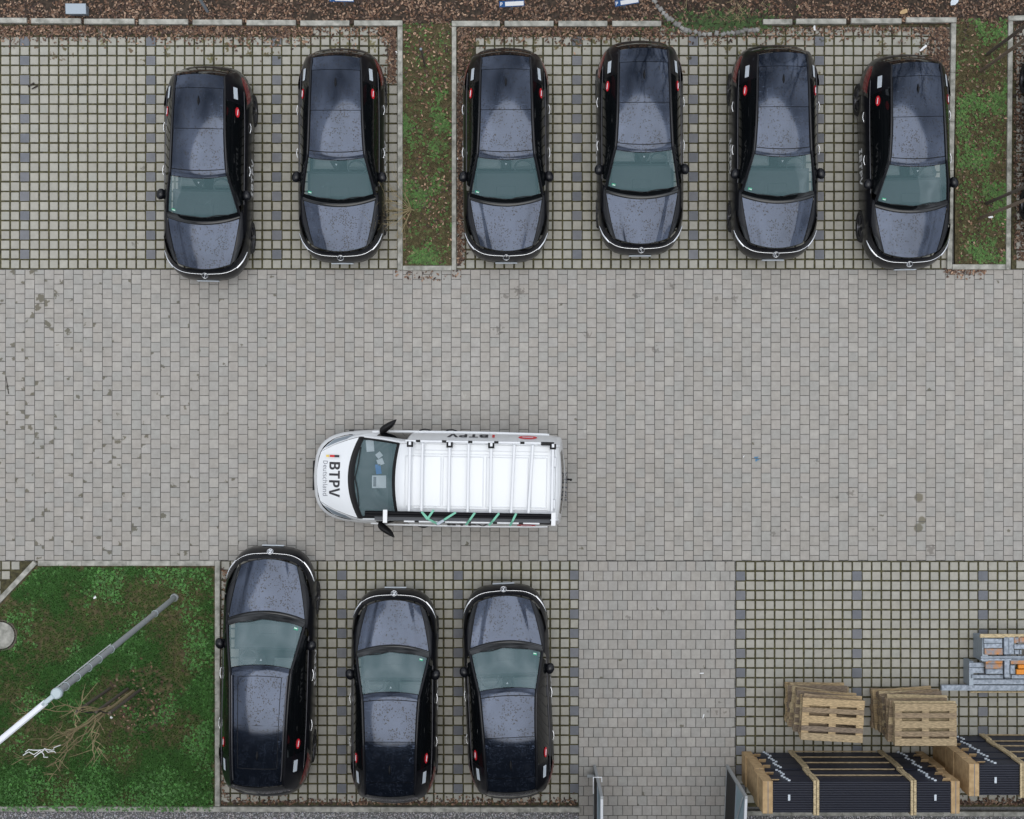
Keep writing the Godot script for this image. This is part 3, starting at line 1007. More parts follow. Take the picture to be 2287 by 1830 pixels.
func make_suv(called: String, label: String, size: Vector3, big: bool) -> Node3D:
	var t := thing(called, label, "car", Vector3.ZERO, 0.0, "black cars parked in the bays")
	var c := curves(SUV, size)
	var hi := SUV.size() - 1
	var wide := 0.905 * size.x
	# --- body: nose, wings, sides, pillars, tail
	var body := put("body", cap_patch(SUV_NOSE, 0.0, 3.0, -6.0, 6.0, size, true), M.black_paint, t)
	put("rear_body", cap_patch(SUV_TAIL, 0.0, 4.0, -6.0, 6.0, size, false), M.black_paint, t)
	for side in [-1.0, 1.0]:
		put("side_body", side_panel(c, side, 1.42 * size.z, -1.46 * size.z, [1.33 * size.z, -1.36 * size.z], 0.385 * size.y, 0.27, size, wide, hi), M.black_paint, t)
		put("wing", flank_patch(c, 0, 4, 0.0, 4.0, 0.0, 1.0, side, 0.015, 14), M.black_paint, t)
		put("rear_pillar", flank_patch(c, 4, hi, 10.45, hi, 0.0, 1.0, side, 0.02), M.black_paint, t)
		put("side_window", flank_patch(c, 4, hi, 4.35, 10.45, 0.07, 1.0, side, 0.03, 24), M.dark_glass, t)
		# roof edge and screen pillar
		var pts := []
		for k in 40:
			pts.append(flank(c, lerpf(4.0, 12.0, k / 39.0), 0.0, side, 4, hi, 0.0))
		var s := Shape.new()
		s.tube(pts, 0.028 * size.x, 0.022, 8)
		put("roof_frame", s, M.black_paint, t)
		if big:
			pts = []
			for k in 24:
				pts.append(flank(c, lerpf(6.9, 11.6, k / 23.0), 0.0, side, 4, hi, 0.0) + Vector3(-0.05 * side, 0.055, 0))
			s = Shape.new()
			s.tube(pts, 0.014, 0.014, 6)
			put("roof_rail", s, M.alloy, t)
		# bright strip under the windows
		pts = []
		for k in 30:
			pts.append(flank(c, lerpf(4.2, 11.6, k / 29.0), 1.0, side, 4, hi, 0.0) + Vector3(0.004 * side, 0.008, 0))
		s = Shape.new()
		s.tube(pts, 0.009, 0.007, 5)
		put("window_strip", s, M.alloy, t)
		# mirror
		var m := along(c.belt, 4.3, 4, hi)
		s = Shape.new()
		s.ball(Vector3(side * (wide - 0.015), m.y + 0.06, m.z - 0.15), Vector3(0.095, 0.085, 0.12), Basis(Vector3.UP, side * 0.25))
		s.bar(Vector3(m.x * side, m.y + 0.02, m.z - 0.12), Vector3(side * (wide + 0.02), m.y + 0.03, m.z - 0.13), 0.13, 0.05, 0.01)
		put("mirror", s, M.black_paint, t)
		# door handles
		for z in [0.02, -0.88]:
			s = Shape.new()
			var hp := []
			for k in 7:
				var q := k / 6.0
				hp.append(Vector3(side * (wide - 0.012 + 0.022 * sin(q * PI)), 0.86 * size.y, (z + lerpf(0.1, -0.1, q)) * size.z))
			s.tube(hp, 0.009, 0.009, 6)
			put("door_handle", s, M.chrome, t)
		# lettering on the doors
		var lt := put("door_lettering", text_mesh("IBTPV", 0.2), M.white_plastic, t)
		lt.position = Vector3(side * (wide + 0.004), 0.6 * size.y, 0.12 * size.z)
		lt.rotation.y = side * PI / 2
		# lamps
		put("headlamp", flank_patch(c, 0, 4, 0.02, 0.85, 0.12, 0.93, side, 0.015, 8, 0.004), M.dark_glass, t)
		put("tail_lamp", cap_patch(SUV_TAIL, 0.25, 1.7, 2.6 * side, 5.6 * side, size, false, 0.006), M.tail_red, t)
		# stickers on the rear glass and pillar
		var at := flank(c, 10.0, 0.55, side, 4, hi, 0.03)
		var nrm := (flank(c, 10.3, 0.55, side, 4, hi, 0.03) - at).cross(flank(c, 10.0, 0.75, side, 4, hi, 0.03) - at).normalized()
		if nrm.y < 0.0:
			nrm = -nrm
		var fw := (flank(c, 10.4, 0.55, side, 4, hi, 0.03) - at).normalized()
		var dn := nrm.cross(fw).normalized()
		s = Shape.new()
		var ring := []
		for k in 16:
			var a := TAU * k / 16.0
			ring.append(at + nrm * 0.006 + fw * sin(a) * 0.105 + dn * cos(a) * 0.07)
		s.slab(ring, nrm * 0.004)
		var sticker := put("round_sticker", s, M.sticker_red, t)
		sticker.set_meta("label", "red oval sticker on the rear side window")
		s = Shape.new()
		s.bar(at + nrm * 0.012 - fw * 0.06 + dn * 0.012, at + nrm * 0.012 + fw * 0.06 - dn * 0.012, 0.02, 0.003)
		put("scrawl", s, M.sticker_white, sticker)
		var at2 := flank(c, 11.0, 0.48, side, 4, hi, 0.02)
		fw = (flank(c, 11.4, 0.48, side, 4, hi, 0.02) - at2).normalized()
		var acr := (flank(c, 11.0, 0.63, side, 4, hi, 0.02) - at2).normalized()
		acr = (acr - fw * fw.dot(acr)).normalized()
		nrm = fw.cross(acr).normalized()
		if nrm.y < 0.0:
			nrm = -nrm
		s = Shape.new()
		ring = []
		for q in [[-1, -1], [1, -1], [1, 1], [-1, 1]]:
			ring.append(at2 + nrm * 0.012 + fw * 0.12 * q[0] + acr * 0.062 * q[1])
		s.slab(ring, nrm * 0.004)
		var lab := put("label_sticker", s, M.sticker_white, t)
		lab.set_meta("label", "pale printed sticker on the rear pillar")
	# --- wheels
	for w in [1.33, -1.36]:
		for side in [-1.0, 1.0]:
			add_wheel(t, Vector3(side * (wide - 0.015), 0.34 * size.y, w * size.z), side, 0.345 * size.y, 0.22)
	var s := Shape.new()
	s.bx(Vector3(0, 0.42, 0), Vector3(1.34, 0.3, 3.6 * size.z), 0.03)
	s.bx(Vector3(0, 0.72, 1.35 * size.z), Vector3(1.2, 0.34, 1.0), 0.05)
	s.bx(Vector3(0, 0.72, -1.45 * size.z), Vector3(1.2, 0.5, 0.9), 0.05)
	put("underbody", s, M.black_trim, t)
	# --- bonnet with two creases
	var g := []
	for i in 15:
		var r := []
		var u := lerpf(0.04, 2.94, i / 14.0)
		for j in 33:
			var q := lerpf(-0.975, 0.975, j / 32.0)
			var p := skin(c, u, q, 0, 4)
			var a := absf(q)
			var crease := lerpf(0.62, 0.70, i / 14.0)
			if a > crease - 0.05:
				p.y -= 0.008 * clampf((a - crease + 0.05) / 0.07, 0, 1)
			r.append(p)
		g.append(r)
	s = Shape.new()
	s.grid(g, true)
	put("bonnet", s, M.rained_paint, t)
	put("bonnet_liner", top_patch(c, 0, 4, 0.0, 3.1, 1.0, 8, -9.0, 0.03), M.black_trim, t)
	# --- windscreen, cowl and wipers
	put("cowl", top_patch(c, 3, 6, 3.02, 4.09, 0.99), M.dark_glass, t)
	var screen := put("windscreen", top_patch(c, 3, 6, 4.11, 5.97, 0.95, 12), M.windscreen, t)
	for q in [[-0.62, 0.02, 0.05], [0.12, 0.72, 0.1]]:
		var pts := []
		for k in 8:
			pts.append(skin(c, 4.05 + q[2] * sin(k / 7.0 * PI), lerpf(q[0], q[1], k / 7.0), 3, 6) + Vector3(0, 0.018, 0))
		s = Shape.new()
		s.tube(pts, 0.012, 0.008, 5)
		put("wiper", s, M.black_trim, t)
	# camera housing behind the glass, badge in the corner
	var hull := []
	for q in [[5.95, -0.22], [5.7, -0.13], [5.52, -0.05], [5.52, 0.05], [5.7, 0.13], [5.95, 0.22]]:
		hull.append(skin(c, q[0], q[1], 3, 6) - Vector3(0, 0.02, 0))
	s = Shape.new()
	s.slab(hull, Vector3(0, 0.006, 0))
	put("camera_housing", s, M.black_trim, screen)
	hull = []
	for q in [[5.82, -0.035], [5.72, 0.0], [5.82, 0.035]]:
		hull.append(skin(c, q[0], q[1], 3, 6) + Vector3(0, -0.008, 0))
	s = Shape.new()
	s.slab(hull, Vector3(0, 0.003, 0))
	put("lens_window", s, M.aluminium, screen)
	hull = []
	for q in [[4.22, -0.86], [4.22, -0.76], [4.34, -0.76], [4.34, -0.86]]:
		hull.append(skin(c, q[0], q[1], 3, 6) + Vector3(0, 0.004, 0))
	s = Shape.new()
	s.slab(hull, Vector3(0, 0.003, 0))
	put("badge", s, M.sticker_green, screen)
	hull = []
	for q in [[4.24, -0.84], [4.24, -0.765], [4.29, -0.765], [4.29, -0.84]]:
		hull.append(skin(c, q[0], q[1], 3, 6) + Vector3(0, 0.009, 0))
	s = Shape.new()
	s.slab(hull, Vector3(0, 0.003, 0))
	put("badge", s, M.white_plastic, screen)
	# --- cabin seen through the glass
	s = Shape.new()
	s.bx(Vector3(0, 0.90 * size.y, 0.72 * size.z), Vector3(1.34, 0.2, 0.6), 0.06)
	s.bx(Vector3(0, 0.985 * size.y, 0.85 * size.z), Vector3(0.42, 0.05, 0.22), 0.02)
	put("dashboard", s, M.interior, t)
	for x in [-0.36, 0.36]:
		s = Shape.new()
		s.bx(Vector3(x, 0.62, 0.05), Vector3(0.5, 0.16, 0.52), 0.05)
		s.box(Transform3D(Basis(Vector3.RIGHT, -0.3), Vector3(x, 0.95, -0.26)), Vector3(0.48, 0.62, 0.14), 0.05)
		s.box(Transform3D(Basis(Vector3.RIGHT, -0.2), Vector3(x, 1.33, -0.36)), Vector3(0.26, 0.18, 0.1), 0.04)
		put("seat", s, M.interior_light, t)
	s = Shape.new()
	var wheel := []
	for k in 25:
		var a := TAU * k / 24.0
		wheel.append(Vector3(0.36 + cos(a) * 0.18, 0.98 + sin(a) * 0.10, 0.36 - sin(a) * 0.14))
	s.tube(wheel, 0.017, 0.017, 6, false)
	s.bar(wheel[0], wheel[12], 0.05, 0.03)
	put("steering_wheel", s, M.interior, t)
	s = Shape.new()
	s.bx(Vector3(0, 0.72, -0.85), Vector3(1.25, 0.14, 0.5), 0.05)
	s.box(Transform3D(Basis(Vector3.RIGHT, -0.35), Vector3(0, 0.98, -1.2)), Vector3(1.2, 0.6, 0.14), 0.05)
	put("rear_bench", s, M.interior, t)
	# --- roof panels with joints between them
	if big:
		put("roof", top_patch(c, 6, 12, 6.02, 11.95, 0.93, 30), M.rained_paint, t)
		var rim := []
		for k in 49:
			var a := k / 48.0 * 4.0
			var e := int(a) % 4
			var q := a - int(a)
			var uv: Array = [[lerpf(7.1, 10.9, q), -0.72], [10.9, lerpf(-0.72, 0.72, q)], [lerpf(10.9, 7.1, q), 0.72], [7.1, lerpf(0.72, -0.72, q)]][e]
			rim.append(skin(c, uv[0], uv[1], 6, 12) + Vector3(0, 0.001, 0))
		s = Shape.new()
		s.tube(rim, 0.007, 0.007, 5, false)
		put("sunroof_seal", s, M.black_trim, t)
		s = Shape.new()
		s.tube([skin(c, 9.1, -0.7, 6, 12), skin(c, 9.1, 0, 6, 12), skin(c, 9.1, 0.7, 6, 12)], 0.006, 0.006, 5)
		put("sunroof_seal", s, M.black_trim, t)
	else:
		put("roof_header", top_patch(c, 6, 12, 6.02, 6.97, 0.94, 6), M.rained_paint, t)
		put("sunroof", top_patch(c, 6, 12, 7.03, 8.985, 0.93, 14), M.rained_paint, t)
		put("roof", top_patch(c, 6, 12, 9.015, 10.985, 0.94, 14), M.rained_paint, t)
		put("spoiler", top_patch(c, 6, 12, 11.015, 11.97, 0.96, 8), M.rained_paint, t)
	put("headliner", top_patch(c, 6, 12, 6.0, 12.0, 1.0, 20, -9.0, 0.03), M.black_trim, t)
	put("rear_window", top_patch(c, 12, hi, 12.03, 13.97, 0.93), M.dark_glass, t)
	put("tailgate", top_patch(c, 12, hi, 12.0, 14.0, 1.0, 10, -9.0, 0.012), M.black_paint, t)
	s = Shape.new()
	var f0 := skin(c, 10.35, 0, 6, 12)
	for k in 1:
		var rows := []
		for i in 7:
			var q := i / 6.0
			var r := []
			var hh := 0.055 * sin(q * PI * 0.8 + 0.1)
			var ww := 0.022 * sin(clampf(q * 1.1, 0, 1) * PI) + 0.003
			for a in 9:
				var w := PI * a / 8.0
				r.append(f0 + Vector3(cos(w) * ww, sin(w) * hh, lerpf(0.11, -0.09, q)))
			rows.append(r)
		s.grid(rows, true)
	put("antenna_fin", s, M.black_trim, t)
	# --- nose: bright strip, emblem, plate, grille
	var strip := []
	for k in 61:
		strip.append(cap_point(SUV_NOSE, 2.4 - 0.4 * pow(absf(k - 30) / 30.0, 2), lerpf(-3.9, 3.9, k / 60.0), size, true, 0.012))
	s = Shape.new()
	s.tube(strip, 0.009, 0.009, 6)
	put("chrome_strip", s, M.chrome, body)
	for side in [-1.0, 1.0]:
		strip = []
		for k in 24:
			strip.append(cap_point(SUV_NOSE, 2.22 - 0.3 * k / 23.0, side * lerpf(2.2, 4.3, k / 23.0), size, true, 0.014))
		s = Shape.new()
		s.tube(strip, 0.02, 0.011, 6)
		put("day_light", s, M.chrome, body)
	var nose := cap_point(SUV_NOSE, 2.25, 0.0, size, true, 0.014)
	s = Shape.new()
	var tilt := Basis(Vector3.RIGHT, 0.65)
	var ringp := []
	for k in 21:
		var a := TAU * k / 20.0
		ringp.append(nose + tilt * Vector3(cos(a) * 0.062, 0.014, sin(a) * 0.062))
	s.tube(ringp, 0.009, 0.009, 6, false)
	for q in [[-0.028, -0.05, -0.002, 0.0], [-0.002, 0.0, 0.026, -0.05], [-0.05, -0.028, -0.022, 0.045], [-0.022, 0.045, 0.0, 0.004], [0.0, 0.004, 0.022, 0.045], [0.022, 0.045, 0.05, -0.028]]:
		s.bar(nose + tilt * Vector3(q[0], 0.014, q[1]), nose + tilt * Vector3(q[2], 0.014, q[3]), 0.016, 0.008)
	put("emblem", s, M.chrome, body)
	s = Shape.new()
	s.lathe(Transform3D(tilt, nose), [Vector2(0.07, 0.0), Vector2(0.066, 0.008), Vector2(0.0, 0.01)], 20)
	put("emblem_plate", s, M.black_trim, body)
	s = Shape.new()
	s.box(Transform3D(Basis(Vector3.RIGHT, -0.05), cap_point(SUV_NOSE, 1.05, 0.0, size, true, -0.002)), Vector3(0.46, 0.1, 0.012), 0.002)
	put("number_plate", s, M.sticker_white, body)
	return t

func build_cars() -> void:
	var first := make_suv("black_car", "black car whose nose overhangs the driveway, beside the empty bay", Vector3(1, 1, 1), false)
	var spots := [
		[-6.375, -5.00, -1.0, "black car whose nose overhangs the driveway, beside the empty bay"],
		[-3.578, -5.37, -0.1, "black car touched by a bare shrub on the middle island, west of its kerb"],
		[-0.123, -5.38, 0.1, "black car close beside the middle island's east kerb"],
		[2.688, -5.53, 0.3, "black car parked below the tilted parking sign, second from the middle island"],
		[5.507, -5.44, 0.1, "black car parked behind the tall weeds, next to the last bay"],
		[8.253, -5.24, 1.2, "black car whose far flank touches the narrow island's kerb"],
		[-2.473, 6.045, 179.7, "black car between the large black car and another, facing the white van"],
		[-0.079, 5.955, -177.45, "black car beside the gate path, facing the driveway"],
		[11.80, -5.7, 0.0, "black car beyond the narrow island, only its flank showing"],
	]
	for k in spots.size():
		var q: Array = spots[k]
		if k == 0:
			first.position = Vector3(q[0], 0, q[1])
			first.rotation.y = deg_to_rad(q[2])
		else:
			copy(first, q[3], Vector3(q[0], 0, q[1]), deg_to_rad(q[2]))
	var large := make_suv("large_black_car", "large black car with roof rails and framed glass roof beside the lawn", Vector3(1.065, 1.05, 1.165), true)
	large.position = Vector3(-5.11, 0, 5.53)
	large.rotation.y = deg_to_rad(178.5)

const VAN := [
	[2.54, 0.95, 0.52, 0.93, 2.46, 0.80, 0.90, 2.16],
	[2.32, 1.06, 0.67, 1.01, 2.17, 0.87, 0.96, 1.86],
	[2.09, 1.13, 0.78, 1.08, 1.87, 0.90, 0.99, 1.62],
	[1.855, 1.18, 0.845, 1.12, 1.64, 0.935, 1.01, 1.40],
	[1.72, 1.23, 0.845, 1.17, 1.52, 0.94, 1.02, 1.30],
	[1.25, 1.58, 0.81, 1.52, 1.10, 0.95, 1.04, 0.95],
	[0.83, 1.87, 0.765, 1.81, 0.74, 0.955, 1.05, 0.62],
	[0.66, 1.925, 0.76, 1.87, 0.60, 0.955, 1.05, 0.50],
	[0.0, 1.965, 0.765, 1.915, 0.0, 0.96, 1.05, 0.0],
	[-1.0, 1.97, 0.765, 1.92, -1.0, 0.96, 1.05, -1.0],
	[-2.1, 1.955, 0.76, 1.905, -2.1, 0.95, 1.05, -2.05],
	[-2.39, 1.94, 0.75, 1.89, -2.36, 0.94, 1.05, -2.28],
	[-2.50, 1.84, 0.74, 1.80, -2.45, 0.93, 1.05, -2.36],
	[-2.58, 1.45, 0.82, 1.42, -2.51, 0.92, 1.0, -2.42],
	[-2.62, 1.02, 0.87, 1.0, -2.54, 0.91, 0.95, -2.46],
]
const VAN_NOSE := [[0.24, 2.55, 1.02], [0.50, 2.64, 1.06], [0.78, 2.62, 1.05], [0.93, 2.54, 1.0]]
const VAN_TAIL := [[1.0, -2.60, 1.05], [0.75, -2.64, 1.07], [0.5, -2.66, 1.07], [0.26, -2.6, 1.03]]

func build_van() -> void:
	var size := Vector3.ONE
	var t := thing("white_van", "white panel van with roof bars and company lettering standing on the driveway", "van", Vector3(-1.526, 0, 1.435), deg_to_rad(-91.0))
	var c := curves(VAN, size)
	var hi := VAN.size() - 1
	var body := put("front_bumper", cap_patch(VAN_NOSE, 0.0, 1.7, -6.0, 6.0, size, true), M.black_trim, t)
	put("nose", cap_patch(VAN_NOSE, 1.7, 3.0, -6.0, 6.0, size, true), M.white_paint, t)
	var tail := put("rear_bumper", cap_patch(VAN_TAIL, 0.0, 3.0, -5.2, 5.2, size, false), M.white_paint, t)
	var s: Shape
	for side in [-1.0, 1.0]:
		put("side_body", side_panel(c, side, 1.80, -2.2, [1.62, -1.52], 0.40, 0.27, size, 0.99, hi), M.white_paint, t)
		put("wing", flank_patch(c, 0, 4, 0.0, 4.0, 0.0, 1.0, side, 0.02, 14), M.white_paint, t)
		put("headlamp", flank_patch(c, 0, 4, 0.1, 1.7, 0.18, 0.85, side, 0.02, 8, 0.004), M.galvanised, t)
		put("side_panel", flank_patch(c, 4, hi, 6.95, 12.0, 0.0, 1.0, side, 0.035, 24), M.white_paint, t)
		put("rear_corner", flank_patch(c, 11, hi, 12.0, hi, 0.0, 1.0, side, 0.02, 8), M.white_paint, t)
		put("side_window", flank_patch(c, 4, hi, 4.5, 6.9, 0.22, 0.97, side, 0.035, 14), M.dark_glass, t)
		put("door_frame", flank_patch(c, 4, hi, 4.0, 6.95, 0.0, 1.0, side, 0.035, 14, -0.008), M.white_paint, t)
		# bright crease along the shoulder
		var pts := []
		for k in 30:
			pts.append(flank(c, lerpf(3.2, 11.0, k / 29.0), 1.0, side, 3, hi, 0.0) + Vector3(side * 0.006, 0.0, 0))
		s = Shape.new()
		s.tube(pts, 0.028, 0.024, 8, true, 0.6)
		put("shoulder_moulding", s, M.white_paint, t)
		pts = []
		for k in 30:
			pts.append(flank(c, lerpf(4.0, 12.0, k / 29.0), 0.0, side, 4, hi, 0.0))
		s = Shape.new()
		s.tube(pts, 0.03, 0.03, 8)
		put("roof_gutter", s, M.white_paint, t)
		# mirror: curved black shell leaning outwards
		var m := along(c.belt, 5.0, 4, hi)
		s = Shape.new()
		var rows := []
		for i in 9:
			var q := i / 8.0
			var ring := []
			var wd := 0.105 * sin(clampf(0.12 + q * 0.86, 0, 1) * PI) + 0.012
			var o := Vector3(side * lerpf(0.93, 1.215, q), m.y + 0.10 + 0.04 * q, 1.17 - 0.16 * q - 0.12 * q * q)
			for a in 13:
				var w := TAU * a / 12.0
				ring.append(o + Vector3(0, sin(w) * wd * 1.1, cos(w) * wd))
			rows.append(ring)
		s.grid(rows, side < 0)
		put("mirror", s, M.black_trim, t)
		for z in [0.30, -0.25]:
			if side > 0 and z < 0:
				continue
			s = Shape.new()
			var hp := []
			for k in 7:
				hp.append(Vector3(side * (0.985 + 0.035 * sin(k / 6.0 * PI)), 0.95, z + lerpf(0.12, -0.12, k / 6.0)))
			s.tube(hp, 0.014, 0.014, 6)
			put("door_handle", s, M.black_trim, t)
		for w in [1.62, -1.52]:
			add_wheel(t, Vector3(side * 0.965, 0.34, w), side, 0.345, 0.22)
		# lettering on the upper side panel
		var p0 := flank(c, 8.6, 0.55, side, 4, hi, 0.035)
		var up := (flank(c, 8.6, 0.35, side, 4, hi, 0.035) - flank(c, 8.6, 0.75, side, 4, hi, 0.035)).normalized()
		var fwd := Vector3(0, 0, -side)
		var out := fwd.cross(up).normalized()
		var lt := put("side_lettering", text_mesh("BTPV", 0.26), M.print_black, t)
		lt.transform = Transform3D(Basis(fwd, up, out), p0 + out * 0.006 + Vector3(0, 0, -0.05))
		s = Shape.new()
		s.box(Transform3D(Basis(fwd, up, out), p0 + out * 0.006 - fwd * 0.56), Vector3(0.05, 0.24, 0.004))
		put("side_lettering", s, M.print_red, t)
		var p1 := flank(c, 9.72, 0.5, side, 4, hi, 0.035)
		s = Shape.new()
		var ring2 := []
		for k in 24:
			var a := TAU * k / 24.0
			ring2.append(p1 + out * 0.004 + fwd * cos(a) * 0.19 + up * sin(a) * 0.13)
		s.slab(ring2, out * 0.004)
		var st := put("round_sticker", s, M.sticker_red, t)
		s = Shape.new()
		s.box(Transform3D(Basis(fwd, up, out), p1 + out * 0.011), Vector3(0.22, 0.05, 0.004))
		put("scrawl", s, M.sticker_white, st)
	s = Shape.new()
	s.bx(Vector3(0, 0.45, 0), Vector3(1.5, 0.36, 4.3), 0.03)
	s.bx(Vector3(0, 1.0, -0.9), Vector3(1.6, 1.4, 3.0), 0.05)
	put("underbody", s, M.black_trim, t)
	put("bonnet", top_patch(c, 0, 4, 0.03, 2.96, 0.985, 16), M.white_paint, t)
	put("cowl", top_patch(c, 3, 6, 3.0, 3.98, 0.995), M.black_trim, t)
	var screen := put("windscreen", top_patch(c, 3, 6, 4.0, 5.85, 0.93, 12), M.windscreen, t)
	put("screen_frame", top_patch(c, 3, 6, 5.86, 6.3, 0.995, 4), M.black_trim, t)
	for side in [-1.0, 1.0]:
		s = Shape.new()
		var pts := []
		for k in 14:
			pts.append(skin(c, lerpf(3.4, 6.2, k / 13.0), side * 0.965, 3, 6))
		s.tube(pts, 0.026, 0.026, 6)
		put("screen_pillar", s, M.black_trim, t)
	for q in [[-0.75, 0.05], [-0.05, 0.7]]:
		var pts := []
		for k in 8:
			pts.append(skin(c, 4.02 + 0.14 * sin(k / 7.0 * PI), lerpf(q[0], q[1], k / 7.0), 3, 6) + Vector3(0, 0.02, 0))
		s = Shape.new()
		s.tube(pts, 0.013, 0.009, 5)
		put("wiper", s, M.black_trim, t)
	s = Shape.new()
	s.bx(Vector3(0, 1.0, 1.35), Vector3(1.62, 0.2, 0.75), 0.06)
	put("dashboard", s, M.interior, t)
	for x in [-0.5, 0.0, 0.5]:
		s = Shape.new()
		s.bx(Vector3(x, 0.9, 0.55), Vector3(0.46, 0.16, 0.5), 0.05)
		s.box(Transform3D(Basis(Vector3.RIGHT, -0.2), Vector3(x, 1.25, 0.28)), Vector3(0.44, 0.6, 0.14), 0.05)
		put("seat", s, M.interior, t)
	# papers lying behind the screen
	for q in [[-0.66, 1.42, 0.16, 0.24, 0.1, "sticker_white"], [-0.47, 1.23, 0.12, 0.11, 0.7, "sticker_white"], [-0.33, 1.2, 0.13, 0.13, 0.4, "sticker_white"], [-0.18, 1.24, 0.11, 0.2, 0.15, "paper_blue"], [0.08, 1.22, 0.29, 0.26, 0.02, "sticker_white"]]:
		if q[5] == "paper_blue" and not M.has("paper_blue"):
			mat("paper_blue", Color(0.05, 0.2, 0.55), 0.7)
		s = Shape.new()
		s.bx(Vector3(q[0], 1.115, q[1]), Vector3(q[3], 0.006, q[2]), 0.0, q[4])
		var paper := put("paper", s, M[q[5]], t)
		if q[2] > 0.25:
			s = Shape.new()
			s.bx(Vector3(q[0], 1.121, q[1] + 0.09), Vector3(0.2, 0.004, 0.06))
			put("print", s, M.print_grey, paper)
	# --- roof with pressed panels
	var roof := put("roof", top_patch(c, 6, 12, 6.05, 11.0, 0.985, 30), M.white_paint, t)
	put("roof_rear", top_patch(c, 6, 12, 11.03, 12.0, 0.985, 6), M.white_paint, t)
	put("tailgate", top_patch(c, 11, hi, 12.0, 14.0, 1.0, 10), M.white_paint, t)
	put("rear_window", top_patch(c, 11, hi, 12.35, 13.2, 0.8, 8, -0.8, -0.006), M.dark_glass, t)
	for q in [[0.62, -0.10], [-0.14, -0.95], [-1.01, -1.85], [-1.91, -2.22]]:
		var rim := []
		for k in 41:
			var a := k / 40.0 * 4.0
			var e := int(a) % 4
			var f := a - int(a)
			var zx: Array = [[lerpf(q[0], q[1], f), -0.50], [q[1], lerpf(-0.5, 0.5, f)], [lerpf(q[1], q[0], f), 0.5], [q[0], lerpf(0.5, -0.5, f)]][e]
			rim.append(Vector3(zx[1], roof_height(c, zx[0], zx[1]) + 0.002, zx[0]))
		s = Shape.new()
		s.tube(rim, 0.011, 0.011, 6, false)
		put("pressed_rib", s, M.white_paint, roof)
	for x in [-0.62, -0.545, 0.545, 0.62]:
		s = Shape.new()
		var pts := []
		for k in 14:
			var z := lerpf(0.45, -2.25, k / 13.0)
			pts.append(Vector3(x, roof_height(c, z, x) + 0.001, z))
		s.tube(pts, 0.010, 0.010, 6)
		put("pressed_rib", s, M.white_paint, roof)
	for x in [-0.42, 0.42]:
		s = Shape.new()
		s.bx(Vector3(x, 1.955, -2.36), Vector3(0.2, 0.03, 0.09), 0.01)
		put("hinge_cover", s, M.aluminium, roof)
	# --- roof rack
	var rack := put("roof_rack", side_rail(-1.0), M.aluminium, t)
	put("side_rail", side_rail(1.0), M.aluminium, rack)
	for side in [-1.0, 1.0]:
		for k in 6:
			s = Shape.new()
			s.bx(Vector3(side * 0.80, 2.06, 0.36 - k * 0.52), Vector3(0.05, 0.05, 0.085), 0.008)
			put("rail_clip", s, M.black_trim, rack)
		s = Shape.new()
		s.bx(Vector3(side * 0.79, 2.05, -2.22), Vector3(0.07, 0.06, 0.26), 0.01)
		put("rail_end", s, M.black_trim, rack)
		for z in [0.5, -0.3, -1.1, -2.2]:
			s = Shape.new()
			s.bx(Vector3(side * 0.78, 1.98, z), Vector3(0.05, 0.12, 0.05), 0.005)
			put("rack_foot", s, M.black_trim, rack)
	var bars := [[0.52, 0.52, true], [0.27, 0.27, false], [-0.27, -0.27, true], [-0.65, -0.65, false], [-1.10, -1.10, true], [-1.56, -1.52, false], [-1.93, -1.86, false], [-2.33, -2.33, true], [-2.47, -2.47, false]]
	for q in bars:
		if q[0] < -2.4:
			continue
		s = Shape.new()
		s.bar(Vector3(-0.76, 2.06, q[0]), Vector3(0.66, 2.06, q[1]), 0.052, 0.03, 0.006)
		put("cross_bar", s, M.aluminium, rack)
		if q[2]:
			s = Shape.new()
			s.bx(Vector3(-0.735, 2.075, q[0]), Vector3(0.11, 0.06, 0.125), 0.02)
			var br := put("bracket", s, M.black_trim, rack)
			s = Shape.new()
			s.bx(Vector3(-0.755, 2.11, q[0]), Vector3(0.07, 0.012, 0.05), 0.003)
			put("bracket_cap", s, M.aluminium, br)
	# --- lettering on the bonnet, read from the kerb on the far side
	for q in [["BTPV", 0.228, 0.02, 2.15, true, M.print_black], ["Deutschland", 0.096, 0.03, 2.35, false, M.print_grey]]:
		var lt := put("bonnet_lettering", bent_text(c, q[0], q[1], q[2] + (0.02 if q[4] else 0.0), q[3], q[4]), q[5], t)
		lt.set_meta("label", "company lettering printed on the bonnet")
	for q in [[2.10, 0.10, M.print_black], [2.20, 0.1, M.print_red], [2.30, 0.06, M.print_yellow]]:
		s = Shape.new()
		var z: float = q[0]
		s.bar(Vector3(-0.435, bonnet_height(c, z - q[1] / 2) + 0.004, z - q[1] / 2), Vector3(-0.435, bonnet_height(c, z + q[1] / 2) + 0.004, z + q[1] / 2), 0.045, 0.004)
		put("bonnet_lettering", s, q[2], t)
	var lt2 := put("tail_lettering", text_mesh("IBTPV", 0.16), M.print_grey, t)
	lt2.position = Vector3(0.1, 1.32, -2.635)
	lt2.rotation = Vector3(0.15, PI, 0)
	s = Shape.new()
	s.tube([Vector3(0, 0.42, -2.6), Vector3(0, 0.42, -2.74), Vector3(0, 0.5, -2.77)], 0.02, 0.02, 8)
	s.ball(Vector3(0, 0.53, -2.77), Vector3(0.028, 0.028, 0.028))
	put("tow_ball", s, M.rubber, tail)
	s = Shape.new()
	s.bx(Vector3(0, 0.55, 2.655), Vector3(0.62, 0.14, 0.03), 0.004)
	put("number_plate", s, M.black_trim, body)
	# --- load: black rails lashed along the far side of the rack
	var turn := t.rotation.y
	var lashed_group := "black rails lashed to the van roof"
